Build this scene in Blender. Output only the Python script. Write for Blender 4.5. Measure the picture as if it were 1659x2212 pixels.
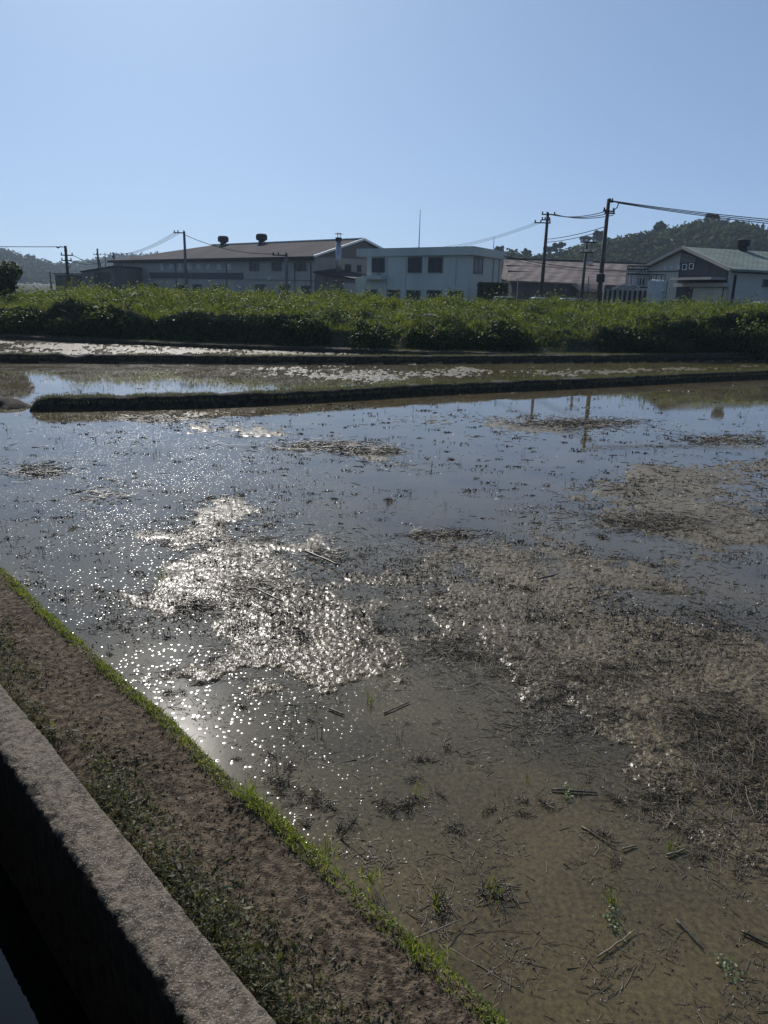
import bpy, math, random
import numpy as np
from mathutils import Matrix, Vector

random.seed(7)
RNG = np.random.default_rng(11)
scene = bpy.context.scene
for o in list(bpy.data.objects):
    bpy.data.objects.remove(o)

# ------------------------------------------------------------------ camera
F = 1634.0; CX, CY = 829.5, 1106.0; EYE = 2.6
TH = math.atan(478 / F); RO = math.radians(1.5)
c_, s_ = math.cos(RO), math.sin(RO)
right = Vector((c_, s_ * math.sin(TH), s_ * math.cos(TH)))
up = Vector((-s_, c_ * math.sin(TH), c_ * math.cos(TH)))
fwd = Vector((0, math.cos(TH), -math.sin(TH)))
cam_data = bpy.data.cameras.new("camera")
cam = bpy.data.objects.new("camera", cam_data)
scene.collection.objects.link(cam)
m = Matrix((right, up, -fwd)).transposed().to_4x4()
m.translation = Vector((0, 0, EYE))
cam.matrix_world = m
cam_data.sensor_fit = 'VERTICAL'; cam_data.sensor_height = 36.0
cam_data.lens = 36.0 * F / 2212.0
cam_data.clip_start = 0.05; cam_data.clip_end = 20000
scene.camera = cam

# ------------------------------------------------------------------ world, sun, exposure
SUN_EL, SUN_AZ = 34.0, -16.8           # azimuth from +Y, positive towards +X
w = bpy.data.worlds.new("World"); scene.world = w; w.use_nodes = True
nt = w.node_tree; bg = nt.nodes["Background"]
sky = nt.nodes.new("ShaderNodeTexSky"); sky.sky_type = 'NISHITA'; sky.sun_disc = False
sky.sun_elevation = math.radians(SUN_EL); sky.sun_rotation = math.radians(SUN_AZ)
sky.air_density = 0.5; sky.dust_density = 0.8; sky.ozone_density = 4.0; sky.altitude = 0
gm = nt.nodes.new('ShaderNodeGamma'); gm.inputs[1].default_value = 0.5
mxs = nt.nodes.new('ShaderNodeMix'); mxs.data_type = 'RGBA'; mxs.blend_type = 'MULTIPLY'; mxs.inputs[0].default_value = 1
mxs.inputs[7].default_value = (0.82, 1.08, 1.36, 1)
nt.links.new(sky.outputs[0], gm.inputs[0]); nt.links.new(gm.outputs[0], mxs.inputs[6]); nt.links.new(mxs.outputs[2], bg.inputs[0])
bg.inputs[1].default_value = 0.15
sd = bpy.data.lights.new("sun", 'SUN'); sd.energy = 3.6; sd.angle = math.radians(0.5)
sd.color = (1.0, 0.955, 0.90)
so = bpy.data.objects.new("sun", sd); scene.collection.objects.link(so)
sv = Vector((math.sin(math.radians(SUN_AZ)) * math.cos(math.radians(SUN_EL)),
             math.cos(math.radians(SUN_AZ)) * math.cos(math.radians(SUN_EL)),
             math.sin(math.radians(SUN_EL))))
so.rotation_euler = sv.to_track_quat('Z', 'Y').to_euler()
scene.view_settings.view_transform = 'Standard'; scene.view_settings.look = 'None'
scene.view_settings.exposure = 0.35; scene.view_settings.gamma = 1.0
scene.cycles.max_bounces = 8; scene.cycles.transparent_max_bounces = 12
scene.cycles.caustics_reflective = False; scene.cycles.caustics_refractive = False
scene.cycles.sample_clamp_indirect = 4.0

# ------------------------------------------------------------------ pixel <-> place helpers (surveying the photo)
def ray(px, py):
    x = px - CX; y = -(py - CY)
    xr = x * c_ - y * s_; yr = x * s_ + y * c_
    return (xr / F, math.cos(TH) + yr / F * math.sin(TH), -math.sin(TH) + yr / F * math.cos(TH))
def pt(px, py, z=0.0):
    d = ray(px, py); t = (z - EYE) / d[2]; return Vector((d[0] * t, d[1] * t, z))
def py_(px, py, Y):
    d = ray(px, py); t = Y / d[1]; return Vector((d[0] * t, Y, EYE + d[2] * t))
def on_wall(A, B, px, py):
    nx, ny = -(B[1] - A[1]), (B[0] - A[0])
    d = ray(px, py); t = (nx * A[0] + ny * A[1]) / (nx * d[0] + ny * d[1])
    return Vector((d[0] * t, d[1] * t, EYE + d[2] * t))

# ------------------------------------------------------------------ noise
_perm = np.random.default_rng(3).permutation(512)
def _h(ix, iy):
    return _perm[(ix + _perm[iy & 511]) & 511]
def noise(x, y):
    x = np.asarray(x, float); y = np.asarray(y, float)
    ix = np.floor(x).astype(int); iy = np.floor(y).astype(int)
    fx = x - ix; fy = y - iy
    u = fx * fx * fx * (fx * (fx * 6 - 15) + 10); v = fy * fy * fy * (fy * (fy * 6 - 15) + 10)
    def g(a, b, dx, dy):
        an = _h(a, b) * (2 * np.pi / 512.0)
        return np.cos(an) * dx + np.sin(an) * dy
    n00 = g(ix, iy, fx, fy); n10 = g(ix + 1, iy, fx - 1, fy)
    n01 = g(ix, iy + 1, fx, fy - 1); n11 = g(ix + 1, iy + 1, fx - 1, fy - 1)
    return ((n00 * (1 - u) + n10 * u) * (1 - v) + (n01 * (1 - u) + n11 * u) * v) * 1.5
def fbm(x, y, o=3, l=2.1, g=0.5):
    s = 0; a = 1; t = 0
    for i in range(o):
        s = s + a * noise(x + 17.3 * i, y - 9.1 * i); t += a; a *= g; x = x * l; y = y * l
    return s / t
def sstep(x):
    x = np.clip(x, 0, 1); return x * x * (3 - 2 * x)

# ------------------------------------------------------------------ objects
COL = scene.collection
def tag(o, label=None, cat=None, group=None, kind=None):
    if label: o['label'] = label
    if cat: o['category'] = cat
    if group: o['group'] = group
    if kind: o['kind'] = kind
    return o
def empty(name, loc, label, cat, group=None):
    o = bpy.data.objects.new(name, None); COL.objects.link(o); o.location = loc
    o.empty_display_size = 0.3
    return tag(o, label, cat, group)
def wloc(o):
    v = Vector((0, 0, 0))
    while o: v += Vector(o.location); o = o.parent
    return v
def np_mesh(name, V, faces, mat, smooth=False):
    """V (n,3) array; faces: (m,k) int array or a list of lists"""
    me = bpy.data.meshes.new(name)
    if isinstance(faces, np.ndarray):
        k = faces.shape[1]; me.vertices.add(len(V)); me.vertices.foreach_set('co', np.asarray(V, np.float32).ravel())
        me.loops.add(faces.size); me.loops.foreach_set('vertex_index', faces.astype(np.int32).ravel())
        me.polygons.add(len(faces)); me.polygons.foreach_set('loop_start', np.arange(0, faces.size, k, dtype=np.int32))
        me.update(calc_edges=True)
    else:
        me.from_pydata([tuple(v) for v in V], [], faces)
    me.materials.append(mat)
    if smooth: me.polygons.foreach_set('use_smooth', np.ones(len(me.polygons), bool))
    me.update()
    return me
def link(name, me, parent=None, loc=None):
    o = bpy.data.objects.new(name, me); COL.objects.link(o)
    if parent: o.parent = parent
    if loc is not None: o.location = loc
    return o
class MB:
    def __init__(s): s.v = []; s.f = []
    def add(s, vs, fs):
        b = len(s.v); s.v += [Vector(v) for v in vs]; s.f += [[i + b for i in f] for f in fs]
    def box(s, x0, y0, z0, x1, y1, z1):
        s.hexa([(x0, y0), (x1, y0), (x1, y1), (x0, y1)], z0, z1)
    def hexa(s, fp, z0, z1):
        n = len(fp)
        z1 = z1 if isinstance(z1, (list, tuple)) else [z1] * n
        vs = [(p[0], p[1], z0) for p in fp] + [(p[0], p[1], z1[i]) for i, p in enumerate(fp)]
        s.add(vs, [list(range(n))[::-1], list(range(n, 2 * n))] + [[i, (i + 1) % n, n + (i + 1) % n, n + i] for i in range(n)])
    def bar(s, a, b, wd, ht):
        a = Vector(a); b = Vector(b); d = (b - a).normalized()
        r = d.cross(Vector((0, 0, 1)))
        if r.length < 0.01: r = Vector((1, 0, 0))
        r.normalize(); u = r.cross(d)
        vs = [p + r * sx * wd / 2 + u * sy * ht / 2 for p in (a, b) for sx, sy in ((-1, -1), (1, -1), (1, 1), (-1, 1))]
        s.add(vs, [[3, 2, 1, 0], [4, 5, 6, 7]] + [[i, (i + 1) % 4, 4 + (i + 1) % 4, 4 + i] for i in range(4)])
    def tube(s, path, rad, n=8):
        path = [Vector(p) for p in path]
        rad = rad if isinstance(rad, (list, tuple)) else [rad] * len(path)
        vs = []; fs = []
        for i, p in enumerate(path):
            d = (path[min(i + 1, len(path) - 1)] - path[max(i - 1, 0)]).normalized()
            r = d.cross(Vector((0.13, 1, 0.07))); r.normalize(); u = r.cross(d)
            for k in range(n):
                a = 2 * math.pi * k / n; vs.append(p + (r * math.cos(a) + u * math.sin(a)) * rad[i])
        for i in range(len(path) - 1):
            for k in range(n):
                fs.append([i * n + k, i * n + (k + 1) % n, (i + 1) * n + (k + 1) % n, (i + 1) * n + k])
        fs.append(list(range(n))); fs.append(list(range((len(path) - 1) * n, len(path) * n))[::-1])
        s.add(vs, fs)
    def slab(s, top, faces, th):
        n = len(top); vs = [Vector(v) for v in top] + [Vector(v) - Vector((0, 0, th)) for v in top]
        fs = [list(f) for f in faces] + [[i + n for i in f][::-1] for f in faces]
        ed = {}
        for f in faces:
            for i in range(len(f)):
                a, b = f[i], f[(i + 1) % len(f)]
                ed[(a, b)] = 1
        for (a, b) in ed:
            if (b, a) not in ed: fs.append([a, a + n, b + n, b])
        s.add(vs, fs)
    def build(s, name, mat, parent=None, smooth=False):
        off = wloc(parent) if parent else Vector((0, 0, 0))
        if parent is None:
            xs = [v.x for v in s.v]; ys = [v.y for v in s.v]
            off = Vector(((min(xs) + max(xs)) / 2, (min(ys) + max(ys)) / 2, min(v.z for v in s.v)))
        me = np_mesh(name, [v - off for v in s.v], s.f, mat, smooth)
        import bmesh
        bm = bmesh.new(); bm.from_mesh(me); bmesh.ops.recalc_face_normals(bm, faces=bm.faces); bm.to_mesh(me); bm.free()
        return link(name, me, parent, None if parent else off)
def part(name, V, faces, mat, parent, smooth=False):
    off = np.array(wloc(parent))
    return link(name, np_mesh(name, np.asarray(V) - off, faces, mat, smooth), parent)
def copy_tree(o, parent=None):
    c = o.copy(); COL.objects.link(c); c.parent = parent
    for ch in list(o.children): copy_tree(ch, c)
    return c

# ------------------------------------------------------------------ materials
def mat(name, col, rough=0.8, col2=None, scale=5.0, bump=0.0, bscale=None, spec=0.5, metallic=0.0, coat=0.0,
        detail=5.0, lo=0.35, hi=0.65, island=None, trans=None, bdist=0.01, stretch=None, coords='Object'):
    m = bpy.data.materials.new(name); m.use_nodes = True; t = m.node_tree; N = t.nodes; L = t.links
    b = N["Principled BSDF"]
    b.inputs['Base Color'].default_value = (*col, 1); b.inputs['Roughness'].default_value = rough
    b.inputs['Specular IOR Level'].default_value = spec; b.inputs['Metallic'].default_value = metallic
    b.inputs['Coat Weight'].default_value = coat; b.inputs['Coat Roughness'].default_value = 0.12
    tc = N.new("ShaderNodeTexCoord"); vec = tc.outputs[coords]
    if stretch:
        mp = N.new("ShaderNodeMapping"); mp.inputs['Scale'].default_value = stretch
        L.new(vec, mp.inputs[0]); vec = mp.outputs[0]
    cout = None
    if col2 is not None:
        n = N.new("ShaderNodeTexNoise"); n.inputs['Scale'].default_value = scale; n.inputs['Detail'].default_value = detail
        L.new(vec, n.inputs['Vector'])
        r = N.new("ShaderNodeValToRGB"); r.color_ramp.elements[0].position = lo; r.color_ramp.elements[1].position = hi
        r.color_ramp.elements[0].color = (*col, 1); r.color_ramp.elements[1].color = (*col2, 1)
        L.new(n.outputs['Fac'], r.inputs[0]); cout = r.outputs[0]
    if island is not None:
        g = N.new("ShaderNodeNewGeometry"); r2 = N.new("ShaderNodeValToRGB")
        r2.color_ramp.elements[0].color = (*island[0], 1); r2.color_ramp.elements[1].color = (*island[-1], 1)
        for i, c in enumerate(island[1:-1]):
            e = r2.color_ramp.elements.new((i + 1) / (len(island) - 1)); e.color = (*c, 1)
        L.new(g.outputs['Random Per Island'], r2.inputs[0])
        if cout is None: cout = r2.outputs[0]
        else:
            mx = N.new("ShaderNodeMix"); mx.data_type = 'RGBA'; mx.inputs[0].default_value = 0.5
            L.new(cout, mx.inputs[6]); L.new(r2.outputs[0], mx.inputs[7]); cout = mx.outputs[2]
    if cout is not None: L.new(cout, b.inputs['Base Color'])
    if bump:
        n2 = N.new("ShaderNodeTexNoise"); n2.inputs['Scale'].default_value = bscale or scale * 3; n2.inputs['Detail'].default_value = 6
        L.new(vec, n2.inputs['Vector'])
        bp = N.new("ShaderNodeBump"); bp.inputs['Strength'].default_value = bump; bp.inputs['Distance'].default_value = bdist
        L.new(n2.outputs['Fac'], bp.inputs['Height']); L.new(bp.outputs[0], b.inputs['Normal'])
    if trans:
        tr = N.new("ShaderNodeBsdfTranslucent"); ms = N.new("ShaderNodeMixShader"); ms.inputs[0].default_value = trans
        if cout is not None:
            hs = N.new("ShaderNodeMix"); hs.data_type = 'RGBA'; hs.blend_type = 'MULTIPLY'; hs.inputs[0].default_value = 1
            hs.inputs[7].default_value = (1.5, 1.5, 0.5, 1); L.new(cout, hs.inputs[6]); L.new(hs.outputs[2], tr.inputs[0])
        else: tr.inputs[0].default_value = (*col, 1)
        L.new(b.outputs[0], ms.inputs[1]); L.new(tr.outputs[0], ms.inputs[2])
        L.new(ms.outputs[0], N["Material Output"].inputs[0])
    return m

M = {}
M['leaf'] = mat('leaf', (0.03, 0.055, 0.012), 0.6, (0.13, 0.155, 0.045), 0.45, island=[(0.026, 0.044, 0.016), (0.05, 0.075, 0.026), (0.09, 0.115, 0.04), (0.16, 0.175, 0.075)], trans=0.48, spec=0.2)
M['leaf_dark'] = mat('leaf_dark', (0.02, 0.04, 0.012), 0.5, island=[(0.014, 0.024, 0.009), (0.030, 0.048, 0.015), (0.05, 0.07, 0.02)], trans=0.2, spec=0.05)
M['forest'] = mat('forest', (0.015, 0.03, 0.010), 0.9, (0.05, 0.06, 0.02), 0.05, island=[(0.018, 0.032, 0.012), (0.038, 0.056, 0.018), (0.065, 0.08, 0.026)], trans=0.15, spec=0.05)
M['bamboo'] = mat('bamboo', (0.06, 0.09, 0.02), 0.6, island=[(0.06, 0.085, 0.025), (0.11, 0.13, 0.045)], trans=0.4)
M['hill'] = mat('hill', (0.015, 0.028, 0.010), 0.95, (0.035, 0.05, 0.018), 0.15)
M['bank'] = mat('bank', (0.018, 0.024, 0.010), 0.95, (0.05, 0.045, 0.022), 1.5, bump=0.6, bscale=8, bdist=0.05)
M['grass'] = mat('grass', (0.05, 0.09, 0.015), 0.6, island=[(0.04, 0.06, 0.012), (0.10, 0.14, 0.025), (0.18, 0.215, 0.05), (0.27, 0.27, 0.12)], trans=0.45, spec=0.3)
M['grass_dry'] = mat('grass_dry', (0.1, 0.09, 0.04), 0.6, island=[(0.05, 0.06, 0.025), (0.12, 0.12, 0.05)], trans=0.35)
M['weed'] = mat('weed', (0.03, 0.04, 0.015), 0.7, island=[(0.045, 0.04, 0.022), (0.065, 0.07, 0.028), (0.10, 0.105, 0.045), (0.19, 0.19, 0.10)], trans=0.25)
M['straw'] = mat('straw', (0.05, 0.04, 0.025), 0.5, island=[(0.018, 0.013, 0.008), (0.055, 0.04, 0.022), (0.11, 0.082, 0.046), (0.20, 0.155, 0.09)], spec=0.5)
M['straw_dark'] = mat('straw_dark', (0.02, 0.016, 0.01), 0.5, island=[(0.012, 0.01, 0.007), (0.035, 0.028, 0.016)], spec=0.6)
M['straw_pale'] = mat('straw_pale', (0.16, 0.13, 0.09), 0.5, island=[(0.07, 0.055, 0.035), (0.2, 0.17, 0.11)])
M['soil'] = mat('soil', (0.046, 0.034, 0.022), 0.95, (0.145, 0.110, 0.073), 26, bump=1.0, bscale=110, bdist=0.012, spec=0.15, detail=9, lo=0.4, hi=0.62)
M['dike'] = mat('dike', (0.018, 0.015, 0.011), 0.95, (0.05, 0.042, 0.028), 9, bump=0.8, bscale=20, bdist=0.02, spec=0.2)
M['wood'] = mat('wood', (0.03, 0.026, 0.024), 0.8, (0.05, 0.045, 0.04), 3)
M['pole'] = mat('pole', (0.09, 0.085, 0.08), 0.8, (0.13, 0.125, 0.12), 2)
M['steel'] = mat('steel', (0.35, 0.36, 0.37), 0.4, (0.25, 0.26, 0.27), 1.5, metallic=0.8)
M['dark'] = mat('dark_metal', (0.025, 0.025, 0.028), 0.8, spec=0.2)
M['wire'] = mat('wire', (0.012, 0.012, 0.014), 0.95, spec=0.05)
M['ceramic'] = mat('ceramic', (0.75, 0.75, 0.72), 0.15)
M['wall_grey'] = mat('wall_grey', (0.30, 0.28, 0.25), 0.85, (0.38, 0.35, 0.31), 0.5, stretch=(1, 1, 0.25))
M['wall_cream'] = mat('wall_cream', (0.42, 0.395, 0.345), 0.85, (0.50, 0.47, 0.41), 0.5, stretch=(1, 1, 0.25))
M['wall_office'] = mat('wall_office', (0.42, 0.42, 0.37), 0.85, (0.50, 0.50, 0.44), 0.4, stretch=(1, 1, 0.2))
M['wall_dark'] = mat('wall_dark', (0.03, 0.034, 0.038), 0.8, (0.05, 0.054, 0.058), 1.2, stretch=(1, 1, 0.2))
M['wall_brown'] = mat('wall_brown', (0.12, 0.10, 0.088), 0.85, (0.17, 0.145, 0.125), 1.2, stretch=(1, 1, 0.2))
M['band'] = mat('band', (0.035, 0.045, 0.055), 0.7, (0.05, 0.06, 0.07), 1)
M['pane'] = mat('pane', (0.012, 0.014, 0.02), 0.2, spec=0.25)
M['frame'] = mat('frame', (0.10, 0.10, 0.105), 0.5, metallic=0.4)
M['white'] = mat('white_paint', (0.75, 0.76, 0.76), 0.5)
M['car'] = mat('car_paint', (0.5, 0.52, 0.55), 0.25, coat=1.0, metallic=0.5)
M['carb'] = mat('car_paint_dark', (0.03, 0.035, 0.05), 0.25, coat=1.0)
M['rubber'] = mat('rubber', (0.02, 0.02, 0.02), 0.9)
def roof_mat(name, c1, c2, axis, period, bstr=0.5, sc=0.6):
    m = mat(name, c1, 0.95, c2, sc, detail=8, lo=0.3, hi=0.7, spec=0.05); t = m.node_tree
    tc = t.nodes["Texture Coordinate"]; mp = t.nodes.new("ShaderNodeMapping")
    mp.inputs['Rotation'].default_value = (0, 0, axis)
    wv = t.nodes.new("ShaderNodeTexWave"); wv.inputs['Scale'].default_value = 0.314 / period; wv.bands_direction = 'X'
    t.links.new(tc.outputs['Object'], mp.inputs[0]); t.links.new(mp.outputs[0], wv.inputs[0])
    bp = t.nodes.new("ShaderNodeBump"); bp.inputs['Strength'].default_value = bstr; bp.inputs['Distance'].default_value = 0.06
    t.links.new(wv.outputs['Fac'], bp.inputs['Height']); t.links.new(bp.outputs[0], t.nodes["Principled BSDF"].inputs['Normal'])
    return m

def concrete_mat():
    m = mat('rough_concrete', (0.052, 0.040, 0.028), 0.9, (0.178, 0.144, 0.105), 30, bump=1.0, bscale=110, bdist=0.008, spec=0.3, detail=9)
    t = m.node_tree; N = t.nodes; L = t.links; b = N["Principled BSDF"]
    base = b.inputs['Base Color'].links[0].from_socket; tc = N["Texture Coordinate"]
    vo = N.new("ShaderNodeTexVoronoi"); vo.inputs['Scale'].default_value = 150
    L.new(tc.outputs['Object'], vo.inputs['Vector'])
    lt = N.new("ShaderNodeMath"); lt.operation = 'LESS_THAN'; lt.inputs[1].default_value = 0.42
    L.new(vo.outputs['Distance'], lt.inputs[0])
    sep = N.new("ShaderNodeSeparateColor"); L.new(vo.outputs['Color'], sep.inputs[0])
    gt = N.new("ShaderNodeMath"); gt.operation = 'GREATER_THAN'; gt.inputs[1].default_value = 0.6; L.new(sep.outputs[0], gt.inputs[0])
    mu = N.new("ShaderNodeMath"); mu.operation = 'MULTIPLY'; L.new(lt.outputs[0], mu.inputs[0]); L.new(gt.outputs[0], mu.inputs[1])
    mx = N.new("ShaderNodeMix"); mx.data_type = 'RGBA'; L.new(mu.outputs[0], mx.inputs[0]); L.new(base, mx.inputs[6])
    mx.inputs[7].default_value = (0.25, 0.22, 0.175, 1); L.new(mx.outputs[2], b.inputs['Base Color'])
    return m
M['concrete'] = concrete_mat()
M['shaded_concrete'] = mat('shaded_concrete', (0.012, 0.010, 0.008), 0.85, (0.035, 0.030, 0.022), 14, bump=0.8, bscale=60, bdist=0.01, spec=0.2)  # ditch-side face of the wall: its shade is put into a darker colour
M['asphalt'] = mat('asphalt', (0.045, 0.045, 0.047), 0.9, (0.06, 0.06, 0.06), 20, bump=0.3, bscale=150, bdist=0.003)

def mud_mat(name='mud', grains=((62, 0.5, 0.44, 0.3), (27, 0.42, 0.3, 0.5))):
    m = bpy.data.materials.new(name); m.use_nodes = True; t = m.node_tree; N = t.nodes; L = t.links
    b = N["Principled BSDF"]; tc = N.new("ShaderNodeTexCoord")
    n1 = N.new("ShaderNodeTexNoise"); n1.inputs['Scale'].default_value = 1.3; n1.inputs['Detail'].default_value = 8; n1.inputs['Roughness'].default_value = 0.65
    L.new(tc.outputs['Object'], n1.inputs['Vector'])
    r1 = N.new("ShaderNodeValToRGB"); r1.color_ramp.elements[0].position = 0.33; r1.color_ramp.elements[1].position = 0.68
    r1.color_ramp.elements[0].color = (0.085, 0.065, 0.033, 1); r1.color_ramp.elements[1].color = (0.165, 0.132, 0.074, 1)
    L.new(n1.outputs['Fac'], r1.inputs[0])
    n2 = N.new("ShaderNodeTexNoise"); n2.inputs['Scale'].default_value = 45; n2.inputs['Detail'].default_value = 5; n2.inputs['Roughness'].default_value = 0.7
    L.new(tc.outputs['Object'], n2.inputs['Vector'])
    r2 = N.new("ShaderNodeValToRGB"); r2.color_ramp.elements[0].position = 0.3; r2.color_ramp.elements[1].position = 0.7
    r2.color_ramp.elements[0].color = (0.28, 0.27, 0.25, 1); r2.color_ramp.elements[1].color = (1.45, 1.40, 1.3, 1)
    L.new(n2.outputs['Fac'], r2.inputs[0])
    mx = N.new("ShaderNodeMix"); mx.data_type = 'RGBA'; mx.blend_type = 'MULTIPLY'; mx.inputs[0].default_value = 1
    L.new(r1.outputs[0], mx.inputs[6]); L.new(r2.outputs[0], mx.inputs[7]); L.new(mx.outputs[2], b.inputs['Base Color'])
    b.inputs['Roughness'].default_value = 0.75; b.inputs['Specular IOR Level'].default_value = 0.2
    b.inputs['Coat Weight'].default_value = 0.46; b.inputs['Coat Roughness'].default_value = 0.24; b.inputs['Coat IOR'].default_value = 1.33
    hs = None
    for sc, r, sl, thr in grains:
        vo = N.new("ShaderNodeTexVoronoi"); vo.inputs['Scale'].default_value = sc; L.new(tc.outputs['Object'], vo.inputs['Vector'])
        sb = N.new("ShaderNodeMath"); sb.operation = 'SUBTRACT'; sb.use_clamp = True; sb.inputs[0].default_value = r; L.new(vo.outputs['Distance'], sb.inputs[1])
        sq = N.new("ShaderNodeMath"); sq.operation = 'MULTIPLY'; L.new(sb.outputs[0], sq.inputs[0]); L.new(sb.outputs[0], sq.inputs[1])
        sp = N.new("ShaderNodeSeparateColor"); L.new(vo.outputs['Color'], sp.inputs[0]); g_ = N.new("ShaderNodeMath"); g_.operation = 'GREATER_THAN'; g_.inputs[1].default_value = thr; L.new(sp.outputs[0], g_.inputs[0])
        s2 = N.new("ShaderNodeMath"); s2.operation = 'MULTIPLY'; L.new(sq.outputs[0], s2.inputs[0]); L.new(g_.outputs[0], s2.inputs[1]); sq = s2
        bp = N.new("ShaderNodeBump"); bp.inputs['Strength'].default_value = 1; bp.inputs['Distance'].default_value = sl / (2 * r * sc); L.new(sq.outputs[0], bp.inputs['Height'])
        if hs: L.new(hs, bp.inputs['Normal'])
        hs = bp.outputs[0]
    n3 = N.new("ShaderNodeTexNoise"); n3.inputs['Scale'].default_value = 110; n3.inputs['Detail'].default_value = 4
    L.new(tc.outputs['Object'], n3.inputs['Vector'])
    bp = N.new("ShaderNodeBump"); bp.inputs['Strength'].default_value = 1.0; bp.inputs['Distance'].default_value = 0.0014
    L.new(n3.outputs['Fac'], bp.inputs['Height']); L.new(hs, bp.inputs['Normal']); L.new(bp.outputs[0], b.inputs['Normal']); L.new(bp.outputs[0], b.inputs['Coat Normal'])
    return m
M['mud'] = mud_mat()
M['mud_far'] = mud_mat('mud_far', ((13, 0.5, 0.5, 0.0), (6, 0.45, 0.4, 0.3)))

def water_mat(name, turb, tint, murk, rough, ripple, rscale, dots=0.0, glow=0.0, murk2=None):
    m = bpy.data.materials.new(name); m.use_nodes = True; t = m.node_tree; N = t.nodes; L = t.links
    N.remove(N["Principled BSDF"]); out = N["Material Output"]
    def math_(op, a, b=None):
        q = N.new("ShaderNodeMath"); q.operation = op; q.use_clamp = op == 'SUBTRACT'
        for k, v in enumerate((a, b)):
            if v is None: continue
            if isinstance(v, (int, float)): q.inputs[k].default_value = v
            else: L.new(v, q.inputs[k])
        return q.outputs[0]
    tc = N.new("ShaderNodeTexCoord")
    n = N.new("ShaderNodeTexNoise"); n.inputs['Scale'].default_value = rscale; n.inputs['Detail'].default_value = 3
    L.new(tc.outputs['Object'], n.inputs['Vector'])
    bp = N.new("ShaderNodeBump"); bp.inputs['Strength'].default_value = ripple; bp.inputs['Distance'].default_value = 0.01
    L.new(n.outputs['Fac'], bp.inputs['Height']); nrm = bp.outputs[0]
    mask = None
    if dots:                                    # the water film curves up around every floating crumb
        for sc, r, seed in ((36, 0.36, 0), (17, 0.20, 5)):
            vo = N.new("ShaderNodeTexVoronoi"); vo.inputs['Scale'].default_value = sc; vo.inputs['Randomness'].default_value = 1
            mp = N.new("ShaderNodeMapping"); mp.inputs['Location'].default_value = (seed, seed * .7, 0); L.new(tc.outputs['Object'], mp.inputs[0]); L.new(mp.outputs[0], vo.inputs['Vector'])
            cn = math_('SUBTRACT', r, vo.outputs['Distance'])
            sp = N.new("ShaderNodeSeparateColor"); L.new(vo.outputs['Color'], sp.inputs[0])
            dn = N.new("ShaderNodeTexNoise"); dn.inputs['Scale'].default_value = 0.8; dn.inputs['Detail'].default_value = 5; L.new(mp.outputs[0], dn.inputs['Vector'])
            gt = math_('GREATER_THAN', math_('MULTIPLY', sp.outputs[0], dn.outputs['Fac']), 0.37)
            h = math_('MULTIPLY', math_('MULTIPLY', cn, cn), gt)
            b2 = N.new("ShaderNodeBump"); b2.inputs['Strength'].default_value = 1; b2.inputs['Distance'].default_value = dots / (2 * r * sc)
            L.new(h, b2.inputs['Height']); L.new(nrm, b2.inputs['Normal']); nrm = b2.outputs[0]
            mk = math_('MULTIPLY', math_('GREATER_THAN', cn, 0.02), gt); mask = mk if mask is None else math_('MAXIMUM', mask, mk)
    fr = N.new("ShaderNodeFresnel"); fr.inputs['IOR'].default_value = 1.45; L.new(bp.outputs[0], fr.inputs['Normal'])
    tr = N.new("ShaderNodeBsdfTransparent"); tr.inputs[0].default_value = (*tint, 1)
    df = N.new("ShaderNodeBsdfDiffuse"); df.inputs[0].default_value = (*murk, 1)
    m1 = N.new("ShaderNodeMixShader"); m1.inputs[0].default_value = turb
    L.new(tr.outputs[0], m1.inputs[1]); L.new(df.outputs[0], m1.inputs[2])
    gl = N.new("ShaderNodeBsdfGlossy"); gl.inputs['Roughness'].default_value = rough; gl.inputs[0].default_value = (1, 1, 1, 1)
    L.new(bp.outputs[0], gl.inputs['Normal']); go = gl.outputs[0]
    if murk2:
        n4 = N.new("ShaderNodeTexNoise"); n4.inputs['Scale'].default_value = 38; n4.inputs['Detail'].default_value = 7; n4.inputs['Roughness'].default_value = 0.7
        n5 = N.new("ShaderNodeTexNoise"); n5.inputs['Scale'].default_value = 1.1; n5.inputs['Detail'].default_value = 4
        for q in (n4, n5): L.new(tc.outputs['Object'], q.inputs['Vector'])
        rr = N.new("ShaderNodeValToRGB"); rr.color_ramp.elements[0].position = 0.36; rr.color_ramp.elements[1].position = 0.64
        rr.color_ramp.elements[0].color = (*murk, 1); rr.color_ramp.elements[1].color = (*murk2, 1)
        L.new(math_('ADD', math_('MULTIPLY', n4.outputs['Fac'], 0.65), math_('MULTIPLY', n5.outputs['Fac'], 0.35)), rr.inputs[0]); L.new(rr.outputs[0], df.inputs[0])
    if glow:
        g2 = N.new("ShaderNodeBsdfGlossy"); g2.inputs['Roughness'].default_value = 0.20; g2.inputs[0].default_value = (1, 1, 1, 1)
        L.new(bp.outputs[0], g2.inputs['Normal']); mg = N.new("ShaderNodeMixShader"); mg.inputs[0].default_value = glow; L.new(go, mg.inputs[1]); L.new(g2.outputs[0], mg.inputs[2]); go = mg.outputs[0]
    if mask:
        g3 = N.new("ShaderNodeBsdfGlossy"); g3.inputs['Roughness'].default_value = 0.22; g3.inputs[0].default_value = (1, 1, 1, 1)
        L.new(nrm, g3.inputs['Normal']); mg = N.new("ShaderNodeMixShader"); L.new(mask, mg.inputs[0]); L.new(go, mg.inputs[1]); L.new(g3.outputs[0], mg.inputs[2]); go = mg.outputs[0]
    m2 = N.new("ShaderNodeMixShader"); L.new(fr.outputs[0], m2.inputs[0]); L.new(m1.outputs[0], m2.inputs[1]); L.new(go, m2.inputs[2])
    L.new(m2.outputs[0], out.inputs[0])
    return m
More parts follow.
